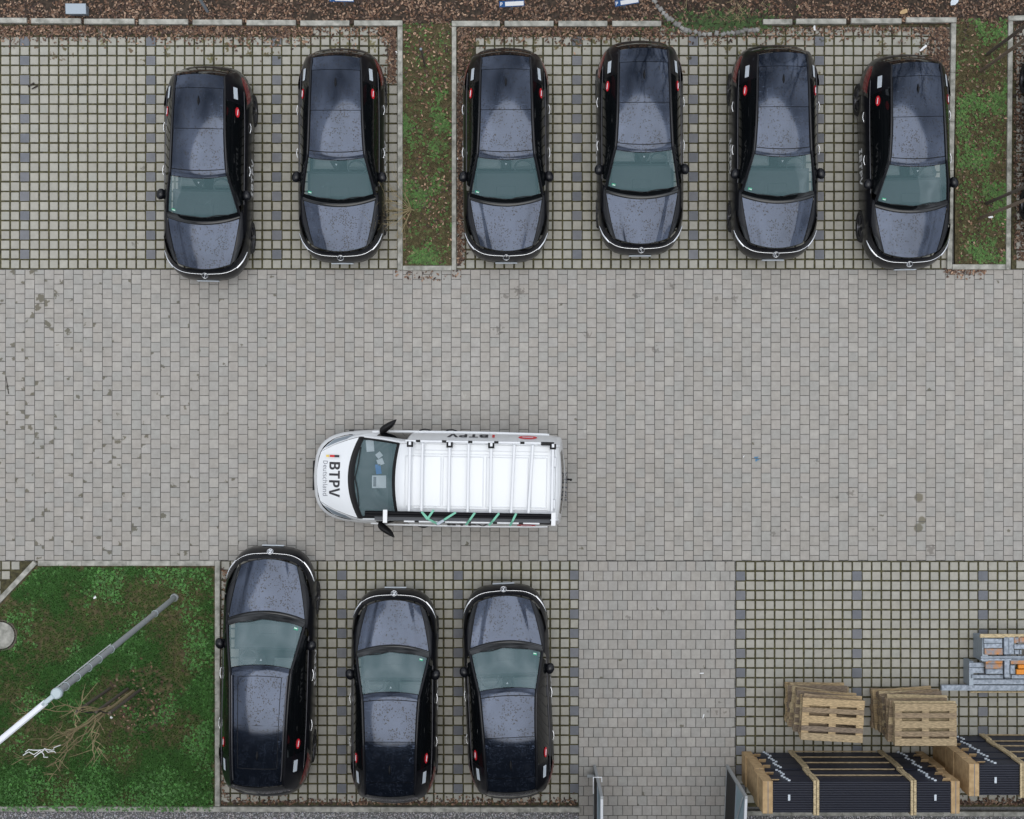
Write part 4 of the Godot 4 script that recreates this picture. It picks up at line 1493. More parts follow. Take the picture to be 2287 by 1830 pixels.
	for k in 4:
		var r := thing("black_rail", "long black mounting rail lashed along the edge of the van roof", "rail", t.position, turn, lashed_group)
		s = Shape.new()
		s.bx(Vector3(0.625 + (k % 2) * 0.05 + (0.0 if k < 2 else 0.012), 2.10 + (k / 2) * 0.045, -0.5), Vector3(0.044, 0.042, 3.78), 0.004)
		put("profile", s, M.lashed_black, r)
		s = Shape.new()
		s.bx(Vector3(0.625 + (k % 2) * 0.05 + (0.0 if k < 2 else 0.012), 2.123 + (k / 2) * 0.045, -0.5), Vector3(0.008, 0.004, 3.77))
		put("slot_lip", s, M.black_trim, r)
	var carrier := thing("pipe_carrier", "grey pipe carrier tray beside the lashed rails on the van roof", "carrier", t.position, turn)
	s = Shape.new()
	s.bx(Vector3(0.745, 2.075, -0.55), Vector3(0.085, 0.05, 3.5), 0.006)
	put("tray", s, M.tray_grey, carrier)
	for z in [0.98, -2.36]:
		s = Shape.new()
		s.bx(Vector3(0.70, 2.20, z), Vector3(0.26, 0.014, 0.085), 0.003)
		put("clamp", s, M.white_plastic, carrier)
	var straps := [[0.26, 0.60, -0.06, 0.85], [-0.02, 0.85, -0.42, 0.60], [-0.62, 0.86, -0.80, 0.60], [-1.08, 0.86, -1.28, 0.60], [-1.50, 0.86, -1.62, 0.60], [0.24, 0.62, 0.02, 0.56]]
	for k in straps.size():
		var q: Array = straps[k]
		var r := thing("lashing_strap", "pale green lashing strap tied over the black rails on the van", "strap", t.position, turn, "green straps on the van roof")
		s = Shape.new()
		s.bar(Vector3(q[1], 2.05 if q[1] > 0.8 else 2.175, q[0]), Vector3(0.745, 2.19, lerpf(q[0], q[2], 0.45)), 0.042, 0.004)
		s.bar(Vector3(0.745, 2.19, lerpf(q[0], q[2], 0.45)), Vector3(q[3], 2.05 if q[3] > 0.8 else 2.175, q[2]), 0.042, 0.004)
		put("webbing", s, M.strap_green, r)
		if k == 0:
			s = Shape.new()
			s.bx(Vector3(0.80, 2.205, -0.12), Vector3(0.06, 0.03, 0.16), 0.006, 0.5)
			put("buckle", s, M.galvanised, r)

func side_rail(side: float) -> Shape:
	var s := Shape.new()
	s.bx(Vector3(side * 0.80, 2.045, -0.83), Vector3(0.045, 0.045, 2.9), 0.006)
	return s

func roof_height(c: Dictionary, z: float, x: float) -> float:
	var u := 6.0
	while u < 12.0 and along(c.mid, u, 6, 12).z > z:
		u += 0.05
	return skin(c, u, clampf(x / 0.76, -1, 1), 6, 12).y

func bonnet_height(c: Dictionary, z: float) -> float:
	var u := 0.0
	while u < 4.0 and along(c.mid, u, 0, 4).z > z:
		u += 0.02
	return along(c.mid, u, 0, 4).y

# letters laid on the bonnet skin: text runs along +x of the van, its feet towards the nose
func bent_text(c: Dictionary, words: String, high: float, x: float, z: float, bold: bool) -> ArrayMesh:
	var t := text_mesh(words, high, bold, 0.002)
	var arr := t.get_mesh_arrays()
	var v: PackedVector3Array = arr[Mesh.ARRAY_VERTEX]
	var nn: PackedVector3Array = arr[Mesh.ARRAY_NORMAL]
	for k in v.size():
		var p := v[k]
		var wx := x + p.x
		var wz := z - p.y
		var u := 0.0
		while u < 3.0 and along(c.mid, u, 0, 4).z > wz + 0.0:
			u += 0.02
		var s := clampf(wx / along(c.edge, u, 0, 4).x, -1.0, 1.0)
		# the skin sweeps back towards its edges: find the station again with that sweep
		while u > 0.0 and skin(c, u, s, 0, 4).z < wz:
			u -= 0.02
		var q := skin(c, u, s, 0, 4)
		v[k] = Vector3(wx, q.y + 0.004 + maxf(p.z, 0.0), wz)
		nn[k] = Vector3(0, nn[k].z, -nn[k].y) + Vector3(nn[k].x, 0, 0)
	var out := []
	out.resize(Mesh.ARRAY_MAX)
	out[Mesh.ARRAY_VERTEX] = v
	out[Mesh.ARRAY_NORMAL] = nn
	out[Mesh.ARRAY_INDEX] = arr[Mesh.ARRAY_INDEX]
	var am := ArrayMesh.new()
	am.add_surface_from_arrays(Mesh.PRIMITIVE_TRIANGLES, out)
	return am

# ---------------------------------------------------------------- lawn corner
func grass_tuft() -> ArrayMesh:
	var s := Shape.new()
	for k in 7:
		var a := TAU * k / 7.0 + k * 0.9
		var d := Vector3(cos(a), 0, sin(a))
		var w := Vector3(-sin(a), 0, cos(a)) * 0.045
		var r := 0.55 + 0.45 * sin(k * 2.3)
		var b := d * 0.05
		var m := d * 0.38 * r + Vector3(0, 0.75, 0)
		var e := d * 0.95 * r + Vector3(0, 0.85 - 0.3 * r, 0)
		s.quad(b - w, b + w, m + w * 0.8, m - w * 0.8)
		s.tri(m - w * 0.8, m + w * 0.8, e)
	return s.mesh()

func clover_leaf() -> ArrayMesh:
	var s := Shape.new()
	for k in 3:
		var a := TAU * k / 3.0
		var d := Vector3(cos(a), 0, sin(a))
		var w := Vector3(-sin(a), 0, cos(a))
		var up := Vector3(0, 0.35, 0)
		s.quad(up, up + d * 0.6 + w * 0.45 + Vector3(0, 0.12, 0), up + d * 1.0 + Vector3(0, -0.05, 0), up + d * 0.6 - w * 0.45 + Vector3(0, 0.12, 0))
	return s.mesh()

func dead_leaf() -> ArrayMesh:
	var s := Shape.new()
	var p := [Vector3(-1, 0.1, 0), Vector3(-0.35, 0.28, 0.5), Vector3(0.45, 0.22, 0.42), Vector3(1, 0.4, 0.05), Vector3(0.4, 0.24, -0.45), Vector3(-0.4, 0.3, -0.48)]
	var m := Vector3(0, 0.05, 0)
	for k in 6:
		s.tri(m, p[(k + 1) % 6], p[k])
	return s.mesh()

func in_lawn(x: float, z: float) -> bool:
	return x < -6.42 and z > 3.40 and z < 8.5 and (z - 3.40) > -(x + 10.2) * 1.07 and (Vector2(x, z) - Vector2(-10.95, 4.86)).length() > 0.33

func build_garden() -> void:
	var f := FastNoiseLite.new()
	f.seed = 9
	f.frequency = 0.55
	var f2 := FastNoiseLite.new()
	f2.seed = 19
	f2.frequency = 0.9
	# grass in clumps over the lawn
	var xf := []
	var cs := []
	var isl := [[-2.34, -1.30, -8.3, -3.12], [9.56, 10.64, -8.4, -3.12]]
	var tries := 36000
	for k in tries:
		var x := rng.randf_range(-11.6, -6.42)
		var z := rng.randf_range(3.4, 8.5)
		if not in_lawn(x, z):
			continue
		var d := f.get_noise_2d(x, z)
		var bare := (Vector2(x, z) - Vector2(-8.0, 6.25)).length() < 0.75
		if rng.randf() > (0.3 if bare else 0.9 + d * 0.8):
			continue
		var s := rng.randf_range(0.045, 0.10) * (1.25 if d > 0.12 else 0.85)
		xf.append(Transform3D(Basis(Vector3.UP, rng.randf() * TAU).scaled(Vector3(s, s * rng.randf_range(0.6, 1.1), s)), Vector3(x, 0.012, z)))
		var l := rng.randf_range(0.55, 1.2)
		var dry := clampf(0.06 - d * 1.2 + rng.randf_range(-0.15, 0.15), 0.0, 1.0)
		cs.append(Color(0.05, 0.155, 0.024).lerp(Color(0.14, 0.165, 0.045), dry) * l)
	scatter("lawn_grass", grass_tuft(), M.leaf, xf, cs, "dark green winter grass of the lawn round the lamp post", "grass")
	xf = []; cs = []
	for k in 34000:
		var x := rng.randf_range(-11.6, -6.42)
		var z := rng.randf_range(3.4, 8.62)
		if not in_lawn(x, minf(z, 8.45)):
			continue
		var edge := maxf(clampf((z - 7.55) / 0.5, 0, 1), maxf(clampf((x + 7.2) / 0.5, 0, 1) * 0.75, clampf((4.1 - z) / 0.5, 0, 1) * 0.8))
		if rng.randf() > 0.06 + edge * 0.75 + f2.get_noise_2d(x, z) * 1.15 - 0.12:
			continue
		var s := rng.randf_range(0.016, 0.034)
		xf.append(Transform3D(Basis(Vector3.UP, rng.randf() * TAU).rotated(Vector3.RIGHT, rng.randf_range(-0.4, 0.4)).scaled(Vector3.ONE * s), Vector3(x, 0.02 + rng.randf_range(0.0, 0.05) * (1.6 if z > 7.6 else 1.0), z)))
		var l := rng.randf_range(0.5, 1.25)
		cs.append(Color(0.075, 0.25, 0.04).lerp(Color(0.11, 0.25, 0.075), rng.randf()) * l)
	scatter("lawn_clover", clover_leaf(), M.leaf, xf, cs, "clover and ground ivy along the edges of the lawn", "clover")
	# the two islands
	for i in 2:
		xf = []; cs = []
		var q: Array = isl[i]
		for k in 16000:
			var x := rng.randf_range(q[0], q[1])
			var z := rng.randf_range(q[2], q[3])
			var d := f2.get_noise_2d(x * 1.3 + 40, z)
			var green: float = clampf(0.08 + d * 2.0 + (-0.7 if z < -6.5 and i == 0 else (-0.2 if z < -6.6 else 0.05)) - (0.35 if z > -5.4 and z < -4.0 and x < q[0] + 0.75 and i == 0 else 0.0), 0.04, 1.0)
			if rng.randf() > green:
				continue
			var s := rng.randf_range(0.016, 0.034)
			xf.append(Transform3D(Basis(Vector3.UP, rng.randf() * TAU).scaled(Vector3.ONE * s), Vector3(x, 0.015 + rng.randf_range(0, 0.035), z)))
			cs.append(Color(0.075, 0.22, 0.04).lerp(Color(0.12, 0.17, 0.055), rng.randf()) * rng.randf_range(0.5, 1.3))
		scatter("island_clover", clover_leaf(), M.leaf, xf, cs, ["patchy clover on the island between the bays", "patchy clover on the narrow island with stakes"][i], "clover")
		xf = []; cs = []
		for k in 7000:
			var x := rng.randf_range(q[0], q[1])
			var z := rng.randf_range(q[2], q[3])
			var s := rng.randf_range(0.025, 0.06)
			xf.append(Transform3D(Basis(Vector3.UP, rng.randf() * TAU).scaled(Vector3(s, s * 0.6, s)), Vector3(x, 0.012, z)))
			cs.append(Color(0.21, 0.16, 0.08).lerp(Color(0.11, 0.115, 0.04), rng.randf()) * rng.randf_range(0.5, 1.2))
		scatter("island_grass", grass_tuft(), M.leaf, xf, cs, ["short dry grass on the island between the bays", "short dry grass on the narrow island with stakes"][i], "grass")

	# --- round concrete cover
	var t := thing("manhole_cover", "round concrete manhole cover in a notched iron ring on the lawn", "manhole cover", Vector3(-10.99, 0, 4.86))
	var s := Shape.new()
	s.lathe(Transform3D(Basis(), Vector3(0, 0, 0)), [Vector2(0.345, 0.0), Vector2(0.345, 0.03), Vector2(0.315, 0.032), Vector2(0.31, 0.015)], 40)
	put("ring", s, M.stake, t)
	s = Shape.new()
	s.lathe(Transform3D(Basis(), Vector3(0, 0, 0)), [Vector2(0.29, 0.0), Vector2(0.287, 0.036), Vector2(0.28, 0.04), Vector2(0.0, 0.04)], 40)
	put("cover", s, M.concrete, t)
	for k in 36:
		var a := TAU * k / 36.0
		s = Shape.new()
		s.bx(Vector3(cos(a) * 0.302, 0.028, sin(a) * 0.302), Vector3(0.022, 0.012, 0.026), 0.0, -a)
		put("notch", s, M.rubber, t)

	# --- lamp post
	var top := px(125, 1550, 7.8)
	var foot := px(390, 1335, 0)
	t = thing("lamp_post", "tall slightly leaning grey lamp post with long white lamp head on the lawn", "street lamp", foot)
	var d := top - foot
	s = Shape.new()
	s.tube([Vector3.ZERO, d * 0.5, d * 0.995], 0.055, 0.052, 16)
	put("pole", s, M.post_grey, t)
	s = Shape.new()
	s.lathe(Transform3D(Basis(), Vector3.ZERO), [Vector2(0.09, 0.0), Vector2(0.09, 0.05), Vector2(0.06, 0.09)], 16)
	put("collar", s, M.post_grey, t)
	for q in [0.22, 0.62, 0.715, 0.79, 0.87, 0.945]:
		s = Shape.new()
		var ring := []
		for k in 17:
			var a := TAU * k / 16.0
			ring.append(d * q + Vector3(cos(a) * 0.066, 0, sin(a) * 0.066))
		s.tube(ring, 0.005, 0.005, 5, false)
		put("clamp_ring", s, M.lamp_cap, t)
	s = Shape.new()
	var cable := []
	for k in 12:
		var q := lerpf(0.60, 0.99, k / 11.0)
		cable.append(d * q + Vector3(-0.045, 0, -0.055))
	s.tube(cable, 0.011, 0.011, 5)
	put("cable", s, M.white_plastic, t)
	s = Shape.new()
	s.lathe(Transform3D(Basis(), d), [Vector2(0.055, -0.08), Vector2(0.09, -0.06), Vector2(0.088, 0.0), Vector2(0.07, 0.02), Vector2(0.0, 0.026)], 20)
	put("cap", s, M.lamp_cap, t)
	var e := px(-140, 1770, 7.9) - foot
	var dir := (e - d).normalized()
	s = Shape.new()
	s.bar(d + dir * 0.05, d + dir * 0.28, 0.075, 0.07, 0.012)
	put("arm", s, M.lamp_cap, t)
	s = Shape.new()
	s.bar(d + dir * 0.20, e, 0.095, 0.07, 0.02)
	put("lamp_head", s, M.lamp_white, t)

	# --- staked young tree
	var base := px(300, 1543)
	t = thing("staked_tree", "slender bare young tree held by three stakes on the lawn", "tree", base, 0.0)
	var r := RandomNumberGenerator.new()
	r.seed = 404
	var tip := px(150, 1650, 3.9) - base
	s = Shape.new()
	var trunk := []
	for k in 9:
		var q := k / 8.0
		trunk.append(tip * q + Vector3(r.randf_range(-0.02, 0.02), 0, r.randf_range(-0.02, 0.02)) * 2.0 * q)
	s.tube(trunk, 0.038, 0.016, 7)
	put("trunk", s, M.twig, t)
	s = Shape.new()
	var ends := [[35, 1590, 4.2], [90, 1565, 3.6], [60, 1690, 5.6], [55, 1715, 5.9], [130, 1720, 4.8], [100, 1718, 5.2], [205, 1700, 3.3], [225, 1680, 3.0], [75, 1655, 5.3], [185, 1570, 2.9], [160, 1585, 3.2], [115, 1730, 5.0]]
	for k in ends.size():
		var q: Array = ends[k]
		var e2 := px(q[0], q[1], q[2]) - base
		var a: Vector3 = trunk[3 + k % 5]
		var pts := []
		for j in 8:
			var w := j / 7.0
			pts.append(a.lerp(e2, w) + Vector3(r.randf_range(-1, 1), r.randf_range(-1, 1) + 1.5 * sin(w * PI), r.randf_range(-1, 1)) * 0.06)
		s.tube(pts, 0.014, 0.005, 5, false)
		for j in 9:
			var w: Vector3 = pts[r.randi_range(1, 7)]
			var dd := ((e2 - a).normalized() + Vector3(r.randf_range(-1, 1), r.randf_range(-0.4, 0.8), r.randf_range(-1, 1)) * 0.9).normalized()
			var l := r.randf_range(0.12, 0.5)
			s.tube([w, w + dd * l * 0.5 + Vector3(0, 0.02, 0), w + dd * l], 0.0055, 0.003, 4, false)
	put("crown", s, M.twig, t)
	for k in 3:
		var a := px([315, 287, 246][k], [1540, 1538, 1538][k]) - base
		s = Shape.new()
		s.tube([a, a + Vector3(0, 2.2, 0)], 0.034, 0.032, 8)
		put("stake", s, M.stake, t)
	for k in 2:
		var a := px([315, 287][k], [1540, 1538][k]) - base + Vector3(0, 2.1, 0)
		var b := px([287, 246][k], [1538, 1538][k]) - base + Vector3(0, 2.05, 0)
		s = Shape.new()
		s.tube([a, a.lerp(b, 0.5) + Vector3(0.02, -0.03, 0.05), b], 0.014, 0.014, 6)
		put("tie", s, M.rubber, t)
	# white ribbon caught in the twigs
	s = Shape.new()
	var c := px(62, 1690, 5.6)
	for j in 3:
		var pts := []
		var p := c + Vector3(r.randf_range(-0.1, 0.1), r.randf_range(-0.1, 0.1), r.randf_range(-0.06, 0.06))
		for k in 9:
			pts.append(p)
			p += Vector3(r.randf_range(-0.03, 0.11), r.randf_range(-0.05, 0.05), r.randf_range(-0.065, 0.045))
		s.tube(pts, 0.009, 0.006, 5)
	tag(put("ribbon", s, M.white_plastic, null), "torn white ribbon caught in the top of the staked tree", "ribbon")

# ---------------------------------------------------------------- pallets, rails, steel
func make_pallet(label: String) -> Node3D:
	var t := thing("pallet", label, "pallet", Vector3.ZERO, 0.0, "stacked wooden pallets")
	var w := 1.25
	var d := 0.85
	var z := [-0.352, -0.185, 0.0, 0.185, 0.352]
	var wd := [0.146, 0.10, 0.146, 0.10, 0.146]
	for k in 5:
		var s := Shape.new()
		s.bx(Vector3(0, 0.133, z[k]), Vector3(w, 0.022, wd[k]), 0.003)
		put("deck_board", s, M["timber_0"], t)
	for x in [-0.552, 0.0, 0.552]:
		var s := Shape.new()
		s.bx(Vector3(x, 0.111, 0), Vector3(0.145, 0.022, d), 0.002)
		put("stringer", s, M["timber_1"], t)
		for zz in [-0.352, 0.0, 0.352]:
			s = Shape.new()
			s.bx(Vector3(x, 0.061, zz), Vector3(0.144, 0.078, 0.12), 0.003)
			put("block", s, M["timber_2"], t)
	for zz in [-0.352, 0.0, 0.352]:
		var s := Shape.new()
		s.bx(Vector3(0, 0.011, zz), Vector3(w, 0.022, 0.10), 0.002)
		put("bottom_board", s, M["timber_2"], t)
	return t

func build_storage() -> void:
	var stacks := [[6.48, 6.28, -0.055, 12], [8.36, 6.37, 0.0, 12]]
	var where := ["the stack beside the gate path", "the stack beside the steel sections"]
	var proto: Node3D = null
	for i in 2:
		var q: Array = stacks[i]
		for k in q[3]:
			var label := "weathered wooden pallet under others in %s" % where[i]
			if k == q[3] - 1:
				label = "topmost wooden pallet of %s" % where[i]
			elif k == 0:
				label = "lowest wooden pallet of %s" % where[i]
			var p: Node3D
			if proto == null:
				proto = make_pallet(label)
				p = proto
			else:
				p = copy(proto, label, Vector3.ZERO, 0.0)
			var top: bool = k == q[3] - 1
			p.position = Vector3(q[0] + (0.0 if top else rng.randf_range(-0.045, 0.045)), k * 0.1445, q[1] + (0.0 if top else rng.randf_range(-0.03, 0.03)))
			p.rotation.y = q[2] + (0.0 if top else rng.randf_range(-0.08, 0.05)) + (0.05 if i == 1 and k < 7 else 0.0)
			var kind: int = [0, 1][i] if top else rng.randi_range(0, 4)
			var board := 0
			for ch in p.get_children():
				var tone := kind
				if String(ch.name).begins_with("deck") and top:
					tone = [[0, 2, 0, 3, 1], [1, 2, 1, 2, 1]][i][board % 5]
					board += 1
				elif not top and rng.randf() < 0.35:
					tone = rng.randi_range(0, 4)
				ch.material_override = M["timber_%d" % tone]
	# --- bundles of black rails, five high
	for i in 2:
		var x0: float = [4.97, 9.05][i]
		var z0: float = [7.365, 7.02][i]
		for k in 5:
			var where2: String = ["the stack by the open gate leaf", "the stack by the second pallet pile"][i]
			var label := "bundle of black rails with cardboard ends in %s" % where2
			if k == 4:
				label = "topmost bundle of black rails in %s" % where2
			elif k == 0:
				label = "lowest bundle of black rails in %s" % where2
			rail_bundle(label, Vector3(x0, k * 0.46, z0) + Vector3(rng.randf_range(-0.02, 0.02), 0, rng.randf_range(-0.01, 0.01)) * (0.0 if k == 4 else 1.0), 3.88, 0.61, k == 4)
	steel_pile()

func rail_bundle(label: String, at: Vector3, l: float, d: float, top: bool) -> void:
	var t := thing("rail_bundle", label, "rail bundle", at, 0.0, "bundles of black rails")
	var s: Shape
	var h := 0.455
	var n := 18
	# the rails: one layer shown singly, the layers below it packed tight
	for k in n:
		s = Shape.new()
		s.bx(Vector3(l / 2, h - 0.03, d * (k + 0.5) / n), Vector3(l - 0.16, 0.04, d / n - 0.011), 0.004)
		put("rail", s, M.rail_black, t)
	for k in 8:
		s = Shape.new()
		s.bx(Vector3(l / 2, 0.06 + k * 0.044, d / 2), Vector3(l - 0.17, 0.040, d - 0.012 + 0.008 * (k % 2)), 0.005)
		put("rail_layer", s, M.rail_black, t)
	# cardboard ends with a ragged edge
	for e in 2:
		s = Shape.new()
		var x := 0.085 if e == 0 else l - 0.085
		s.bx(Vector3(x, h / 2 + 0.008, d / 2), Vector3(0.2 if e == 0 else 0.17, h - 0.01, d + 0.03), 0.008)
		var cap := put("cardboard_end", s, M.cardboard, t)
		s = Shape.new()
		s.bx(Vector3(x + 0.005, h + 0.006, d / 2), Vector3(0.012, 0.004, d + 0.03))
		put("strap", s, M.print_grey, cap)
		# loose flap folded up at the edge
		s = Shape.new()
		var xx := 0.24 if e == 0 else l - 0.24
		s.box(Transform3D(Basis(Vector3.RIGHT, rng.randf_range(0.5, 1.2)), Vector3(xx, h - 0.05 - rng.randf() * 0.05, -0.03)), Vector3(0.15, 0.008, 0.1))
		put("flap", s, M.cardboard, cap)
	# pairs of battens round the bundle
	for x in [0.26 * l, 0.755 * l]:
		for k in 2:
			s = Shape.new()
			s.bx(Vector3(x + k * 0.062, h / 2, -0.022), Vector3(0.05, h, 0.036), 0.003)
			put("batten", s, M.timber_4, t)
			s = Shape.new()
			s.bx(Vector3(x + k * 0.062, h / 2, d + 0.022), Vector3(0.05, h, 0.036), 0.003)
			put("batten", s, M.timber_4, t)
			if top:
				s = Shape.new()
				s.bx(Vector3(x + k * 0.062, h + 0.014, d / 2), Vector3(0.05, 0.028, d + 0.08), 0.003)
				put("batten", s, M.timber_4, t)
	# a lath between bundles
	s = Shape.new()
	s.bx(Vector3(l * 0.51, 0.012, -0.012), Vector3(l * 0.46, 0.014, 0.026), 0.002)
	put("lath", s, M.timber_1, t)
	# white corner clips
	for x in [0.115 * l, 0.86 * l]:
		for k in 4:
			s = Shape.new()
			s.bx(Vector3(x + k * 0.026 + rng.randf_range(-0.01, 0.01), 0.08 + k * 0.1, -0.016), Vector3(0.05, 0.035, 0.03), 0.004)
			put("clip", s, M.sticker_white, t)
		if top:
			s = Shape.new()
			s.bx(Vector3(x + 0.06, h + 0.002, d * 0.5), Vector3(0.045, 0.018, 0.12), 0.004)
			put("clip", s, M.sticker_white, t)

func steel_pile() -> void:
	# galvanised sections on bearers at the edge of the yard; pixels are corners of their top faces
	var g := "steel sections lying on bearers"
	var items := [
		# x0, y0, x1, y1, top, thick, material, label
		[2190, 1417, 2330, 1425, 0.62, 0.05, "timber_4", "pale plank along the back of the steel pile"],
		[2198, 1427, 2239, 1437, 0.60, 0.06, "steel", "short grey steel tray, rearmost of the upper stack"],
		[2199, 1438, 2239, 1448, 0.60, 0.06, "steel", "short grey steel tray, second of the upper stack"],
		[2200, 1449.5, 2240, 1463, 0.60, 0.06, "rusty", "short rust-stained steel tray at the front of the upper stack"],
		[2243, 1423, 2253, 1462, 0.62, 0.05, "steel", "upright-laid grey steel tray beside the upper short trays"],
		[2254, 1423, 2265, 1462, 0.62, 0.05, "steel", "second upright-laid grey steel tray of the upper stack"],
		[2266, 1422, 2276, 1437, 0.62, 0.05, "rusty", "small rusty steel tray, western of the upper pair"],
		[2277.5, 1422, 2330, 1436, 0.62, 0.05, "rusty", "small rusty steel tray, eastern of the upper pair"],
		[2266, 1440, 2330, 1450, 0.66, 0.05, "steel", "narrow steel tray lying across the upper stack"],
		[2267, 1452, 2276, 1462, 0.60, 0.05, "steel", "little steel offcut under the crossing tray"],
		[2278, 1452, 2282, 1462, 0.60, 0.05, "steel", "thin steel offcut under the crossing tray"],
		[2191, 1466, 2330, 1470, 0.55, 0.05, "steel", "long steel section between the two stacks, back one"],
		[2191, 1471, 2330, 1476, 0.55, 0.05, "steel", "long steel section between the two stacks, front one"],
		[2165, 1481, 2198, 1491, 0.42, 0.05, "steel", "short grey steel tray at the western end, back one"],
		[2165, 1492, 2198, 1504, 0.42, 0.05, "steel", "short grey steel tray at the western end, front one"],
		[2202, 1476, 2240, 1483, 0.52, 0.05, "rusty", "rust-streaked steel tray, rearmost of the lower stack"],
		[2202, 1484, 2240, 1494.5, 0.52, 0.05, "rusty", "rust-streaked steel tray, middle of the lower stack"],
		[2203, 1495.5, 2240, 1505.5, 0.52, 0.05, "steel", "clean steel tray, front of the lower stack"],
		[2244, 1475, 2255, 1514, 0.55, 0.05, "steel", "broad steel tray standing between the lower stacks"],
		[2258, 1473, 2330, 1484, 0.55, 0.05, "rusty", "brownish steel tray over the lower eastern stack"],
		[2257, 1486, 2267, 1506, 0.50, 0.05, "steel", "small steel tray beside the orange boxes"],
		[2275, 1485, 2330, 1494, 0.52, 0.06, "orange_steel", "bright orange steel tray, back one"],
		[2271, 1496, 2330, 1507, 0.52, 0.06, "orange_steel", "bright orange steel tray, front one"],
		[2171, 1508, 2241, 1516, 0.40, 0.06, "steel", "round-edged steel tube before the lower stack"],
		[2260, 1508, 2330, 1516, 0.45, 0.06, "steel", "steel tube before the orange trays"],
		[2172, 1518, 2330, 1529, 0.32, 0.07, "steel", "broad steel beam along the front of the pile"],
		[2103, 1531, 2330, 1543, 0.30, 0.08, "steel", "longest steel beam, jutting out towards the pallets"],
		[2168, 1545, 2330, 1548, 0.14, 0.04, "timber_4", "white lath on the paving under the longest beam"],
	]
	mat("orange_steel", Color(0.75, 0.26, 0.02), 0.6)
	for q in items:
		var a := px(q[0], q[1], q[4])
		var b := px(q[2], q[3], q[4])
		var t := thing("steel_section" if not String(q[6]).begins_with("timber") else "plank", q[7], "steel section" if not String(q[6]).begins_with("timber") else "plank", Vector3((a.x + b.x) / 2, q[4] - q[5], (a.z + b.z) / 2), 0.0, g)
		var w := b.x - a.x
		var d := b.z - a.z
		var s := Shape.new()
		s.bx(Vector3(0, q[5] / 2, 0), Vector3(w, q[5], d), 0.006)
		put("web", s, M[q[6]], t)
		if q[6] == "steel":
			s = Shape.new()
			if w > d:
				s.bx(Vector3(0, q[5] - 0.004, d / 2 - 0.006), Vector3(w - 0.004, 0.016, 0.008))
			else:
				s.bx(Vector3(w / 2 - 0.006, q[5] - 0.004, 0), Vector3(0.008, 0.016, d - 0.004))
			put("flange", s, M.galvanised, t)
	# bearers that carry the pile
	for q in [[2194, 1424, 2208, 1478, 0.54], [2165, 1478, 2175, 1532, 0.36], [2245, 1424, 2258, 1532, 0.22], [2300, 1424, 2312, 1532, 0.22]]:
		var a := px(q[0], q[1], q[4])
		var b := px(q[2], q[3], q[4])
		var t := thing("bearer", "squared metal bearer under the steel pile", "bearer", Vector3((a.x + b.x) / 2, 0, (a.z + b.z) / 2), 0.0, "metal bearers under the steel pile")
		var s := Shape.new()
		var n := int(ceil(q[4] / 0.12))
		for k in n:
			s = Shape.new()
			s.bx(Vector3(0, q[4] * (k + 0.5) / n, 0), Vector3(b.x - a.x, q[4] / n - 0.004, b.z - a.z), 0.004)
			put("beam", s, M.galvanised, t)

# ---------------------------------------------------------------- gate leaves
func build_gates() -> void:
	for i in 2:
		var x: float = [1.775, 4.63][i]
		var label: String = ["open gate leaf west of the entrance path, with a bright latch", "open gate leaf east of the entrance path, beside the rail bundles"][i]
		var lean := [0.0, -0.04][i] as float
		var t := thing("gate_leaf", label, "gate", Vector3(x, 0, 7.67), lean, "open gate leaves")
		var l := 3.0
		var h := 2.3
		var s := Shape.new()
		s.bx(Vector3(0, 0.65, l / 2), Vector3(0.03, 1.2, l - 0.08))
		put("lower_panel", s, M.dark_panel, t)
		s = Shape.new()
		s.bx(Vector3(0, 1.75, l / 2), Vector3(0.024, 0.92, l - 0.08))
		put("upper_panel", s, M.frosted, t)
		for q in [[Vector3(0, h / 2, 0.0), Vector3(0.055, h, 0.055)], [Vector3(0, h / 2, l), Vector3(0.055, h, 0.055)], [Vector3(0, 0.06, l / 2), Vector3(0.05, 0.05, l - 0.06)]]:
			s = Shape.new()
			s.bx(q[0], q[1], 0.004)
			put("frame_bar", s, M.post_grey, t)
		for y in [1.27, h - 0.03]:
			s = Shape.new()
			s.bx(Vector3(0, y, l / 2), Vector3(0.055, 0.05, l - 0.06), 0.004)
			put("rail", s, M.aluminium if y > 2 else M.galvanised, t)
		for z in [0.95, 1.9]:
			s = Shape.new()
			s.bx(Vector3(0, 1.77, z), Vector3(0.04, 0.95, 0.035), 0.003)
			put("mullion", s, M.galvanised, t)
		if i == 0:
			s = Shape.new()
			var w := 0.085
			s.tube([Vector3(-w, 1.02, 0.3), Vector3(-w, 1.02, -0.04), Vector3(w, 1.02, -0.04), Vector3(w, 1.02, 0.06)], 0.014, 0.014, 6)
			put("latch", s, M.white_plastic, t)
			s = Shape.new()
			s.bx(Vector3(-0.09, 0.22, 0.16), Vector3(0.16, 0.05, 0.06), 0.006)
			put("floor_bolt", s, M.post_grey, t)
		else:
			s = Shape.new()
			for k in 2:
				s.bar(Vector3(-0.03, 2.1 - k * 0.06, 0.06 + k * 0.04), Vector3(-0.03, 1.5, 0.7 + k * 0.03), 0.02, 0.02)
			put("brace", s, M.aluminium, t)
		s = Shape.new()
		s.bx(Vector3(0, 1.2, l + 0.12), Vector3(0.12, 2.4, 0.12), 0.006)
		put("gate_post", s, M.post_grey, t)

